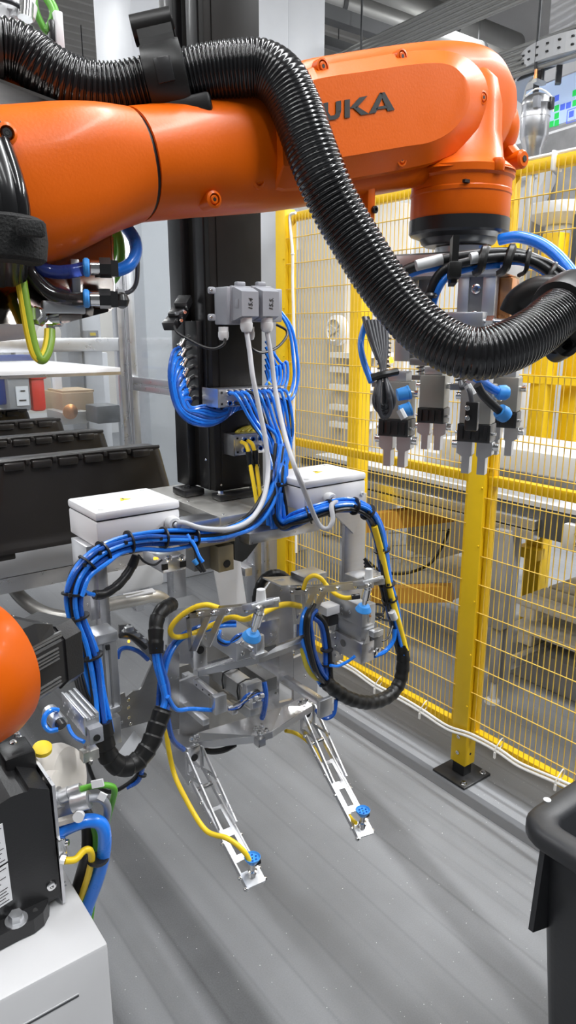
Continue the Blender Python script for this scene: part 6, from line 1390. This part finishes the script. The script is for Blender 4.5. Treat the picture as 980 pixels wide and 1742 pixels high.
for dy, dz in ((.05, .09), (.05, .075), (.02, .09)): B().bolt((a.x-.001, a.y+dy+.03, a.z+dz), (-1, 0, 0), .004, .002).build('screw', CHROME, t)
for k in range(2):
    q = at(628, 1012+38*k, y=1.19); B().box(q, (.006, .006, .026)).build('switch', CHROME, t); B().cyl(q+V((0, -.004, .004)), q+V((0, -.005, .004)), .003, n=8).build('indicator', LEDA if k == 0 else COPPER, t)
B().box(at(640, 1076, y=1.20), (.035, .02, .016), bev=.002).build('end_plate', ALUM, t); B().box(at(638, 1095, y=1.21), (.03, .02, .045), bev=.002).build('port_block', GPARK, t)
for x, y in ((637, 1110), (642, 1105)): B().lathe(((.007, 0), (.007, .006), (.004, .007)), at(x, y, y=1.195), (0, -1, 0), 14).build('port', CHROME, t)
B().box(at(617, 980, y=1.25), (.08, .05, .018), bev=.002).build('top_plate', ALUM, t)
B().box(at(632, 985, y=1.22), (.05, .02, .02), bev=.002).build('clip', ALUM, t)
solo(B().tube(yp([(562, 1132, 1.22), (575, 1133, 1.22), (592, 1125, 1.21), (604, 1116, 1.2)]), .0040, 8), 'air_tube', BLUE, 'short blue tube crossing in front of the fence foot, under the silver blocks', 'tube')
t = thing('middle_bracket', 'silver bracket with black switch between the hoses and the right blocks', 'bracket', at(575, 1100, y=1.32))
ybox(563, 585, 1075, 1125, 1.30, .02, .001).build('plate', ALUB, t); ybox(556, 578, 1032, 1046, 1.28, .04, .001).build('white_head', WHITEP, t); ybox(560, 576, 1048, 1064, 1.28, .03, .002).build('switch', BLACKP, t)
ybox(570, 584, 1050, 1076, 1.305, .02, .001).build('plate', ALUM, t)
for x, y in ((570, 1085), (570, 1100), (571, 1115), (580, 1112)): B().bolt(at(x, y, y=1.2995), (0, -1, 0), .0035, .003).build('screw', CHROME, t)
t = thing('sensor_cluster', 'tangle of small sensor wires on the end of the square tube', 'sensor', at(440, 1190, y=1.22))
rnd = random.Random(11)
for k in range(9):
    B().tube(yp([(392+rnd.uniform(-4, 4), 1206+rnd.uniform(-3, 3), 1.21), (408, 1200+rnd.uniform(-5, 5), 1.205), (422+rnd.uniform(-4, 4), 1186+rnd.uniform(-5, 5), 1.20), (436+rnd.uniform(-4, 5), 1176+rnd.uniform(-4, 5), 1.205), (447, 1188+rnd.uniform(-8, 8), 1.21)]), .0028, 6).build('wire', (CABB, BLUED, GREYC)[k % 3], t)
for k in range(5): B().cyl(at(422+5*k, 1192-2*k+3*(k % 2), y=1.20), at(428+5*k, 1191-2*k+3*(k % 2), y=1.20), .0055, n=8).build('fitting', CHROME if k % 2 else ALUM, t)
ybox(420, 446, 1162, 1180, 1.235, .02, .002).build('end_cap', ALUM, t)
solo(B().tube(yp([(449, 1160, 1.25), (452, 1180, 1.24), (450, 1205, 1.24), (446, 1222, 1.25)]), .0065, 8), 'air_tube', BLUED, 'dark blue tube hanging down the middle of the tool frame', 'tube')
solo(B().tube(yp([(335, 1268, 1.36), (355, 1278, 1.35), (380, 1276, 1.34), (400, 1266, 1.34)]), .0075, 8), 'black_tube', CABB, 'black tube hanging below the lower crossbar', 'tube')
solo(B().tube(yp([(538, 1208, 1.24), (546, 1218, 1.235), (556, 1222, 1.23), (568, 1214, 1.225), (572, 1190, 1.23)]), .0055, 8), 'air_tube', BLUED, 'dark blue tube curling under the right bar end', 'tube')
# yellow vacuum tubes
def ytube(pts, label, r=.0058): return solo(B().tube(yp(pts), r, 10, 6), 'vacuum_tube', YCAB, label, 'tube', 'yellow vacuum tubes')
ytube([(372, 1034, 1.18), (352, 1029, 1.2), (330, 1034, 1.22), (305, 1050, 1.24), (290, 1070, 1.25), (296, 1083, 1.255), (315, 1082, 1.26), (338, 1074, 1.26), (368, 1060, 1.25), (394, 1050, 1.2), (416, 1054, 1.14), (432, 1048, 1.10)], 'yellow vacuum tube curling round the left upper arm')
ytube([(434, 1050, 1.25), (452, 1040, 1.27), (472, 1031, 1.29), (492, 1028, 1.30), (510, 1031, 1.32)], 'yellow vacuum tube passing behind the right upper arm', .0075)
ytube([(282, 1235, 1.30), (287, 1275, 1.29), (297, 1318, 1.27), (314, 1355, 1.22), (336, 1394, 1.17), (352, 1414, 1.14), (368, 1421, 1.115), (384, 1425, 1.095), (402, 1436, 1.075), (418, 1452, 1.06), (424, 1464, 1.055)], 'yellow vacuum tube hanging beside the left lower arm and running to its cup', .0056)
ytube([(486, 1243, 1.33), (502, 1247, 1.33), (520, 1258, 1.31), (536, 1275, 1.29), (548, 1295, 1.26)], 'yellow vacuum tube below the right end of the lower crossbar', .0052)
ytube([(581, 1370, 1.14), (590, 1382, 1.11), (599, 1394, 1.08), (606, 1400, 1.06)], 'yellow vacuum tube inside the tip of the right lower arm', .0045)
ytube([(516, 1002, 1.27), (522, 986, 1.26), (534, 979, 1.25), (546, 984, 1.24), (556, 996, 1.23), (570, 1010, 1.2), (586, 1017, 1.17), (602, 1016, 1.15)], 'yellow vacuum tube curling over the right upper arm', .0055)
solo(B().cyl(at(598, 1016, y=1.15), at(612, 1014, y=1.14), .0065, n=12), 'tube_plug', BLACKP, 'black plug on the yellow tube at the right upper cup', 'fitting')
# ---------------------------------------------------------------- black bin
BX, BY_, BZ = .985, .640, .75
t = thing('storage_bin', 'large black plastic bin with a rounded rim in the lower right corner', 'bin', (1.35, .25, 0))
def rr(x0, x1, y0, y1, r, z, n=7):
    P = []
    for cx, cy, a0 in ((x1-r, y1-r, 0), (x0+r, y1-r, 90), (x0+r, y0+r, 180), (x1-r, y0+r, 270)):
        for k in range(n): a = math.radians(a0+90*k/(n-1)); P.append(V((cx+r*math.cos(a), cy+r*math.sin(a), z)))
    return P
X1, Y0 = 1.75, -.20
def rg(o, z, r=.06): return rr(BX+o, X1-o, Y0+o, BY_-o, max(.02, r-o*.7), z)
B().loft([rg(.10, .02, .07), rg(.085, .04), rg(.030, BZ-.035), rg(.004, BZ-.036), rg(.0, BZ-.030), rg(.0, BZ-.012), rg(.006, BZ-.002), rg(.014, BZ), rg(.038, BZ), rg(.047, BZ-.004), rg(.052, BZ-.014), rg(.10, .06), rg(.12, .05)]).build('tub', BINP, t, ang=50)
b = B(); b.prism([V((BX+.016, BY_-.050, BZ-.036)), V((BX+.046, BY_-.050, BZ-.036)), V((BX+.060, BY_-.050, .52)), V((BX+.004, BY_-.050, .54))], (0, -.010, 0)); b.build('rim_web', BINP, t)
p = at(931, 1361, z=BZ); B().lathe(((.007, 0), (.007, .0012), (.002, .0015)), p, (0, 0, 1), 14).build('rivet', PAPER, t)
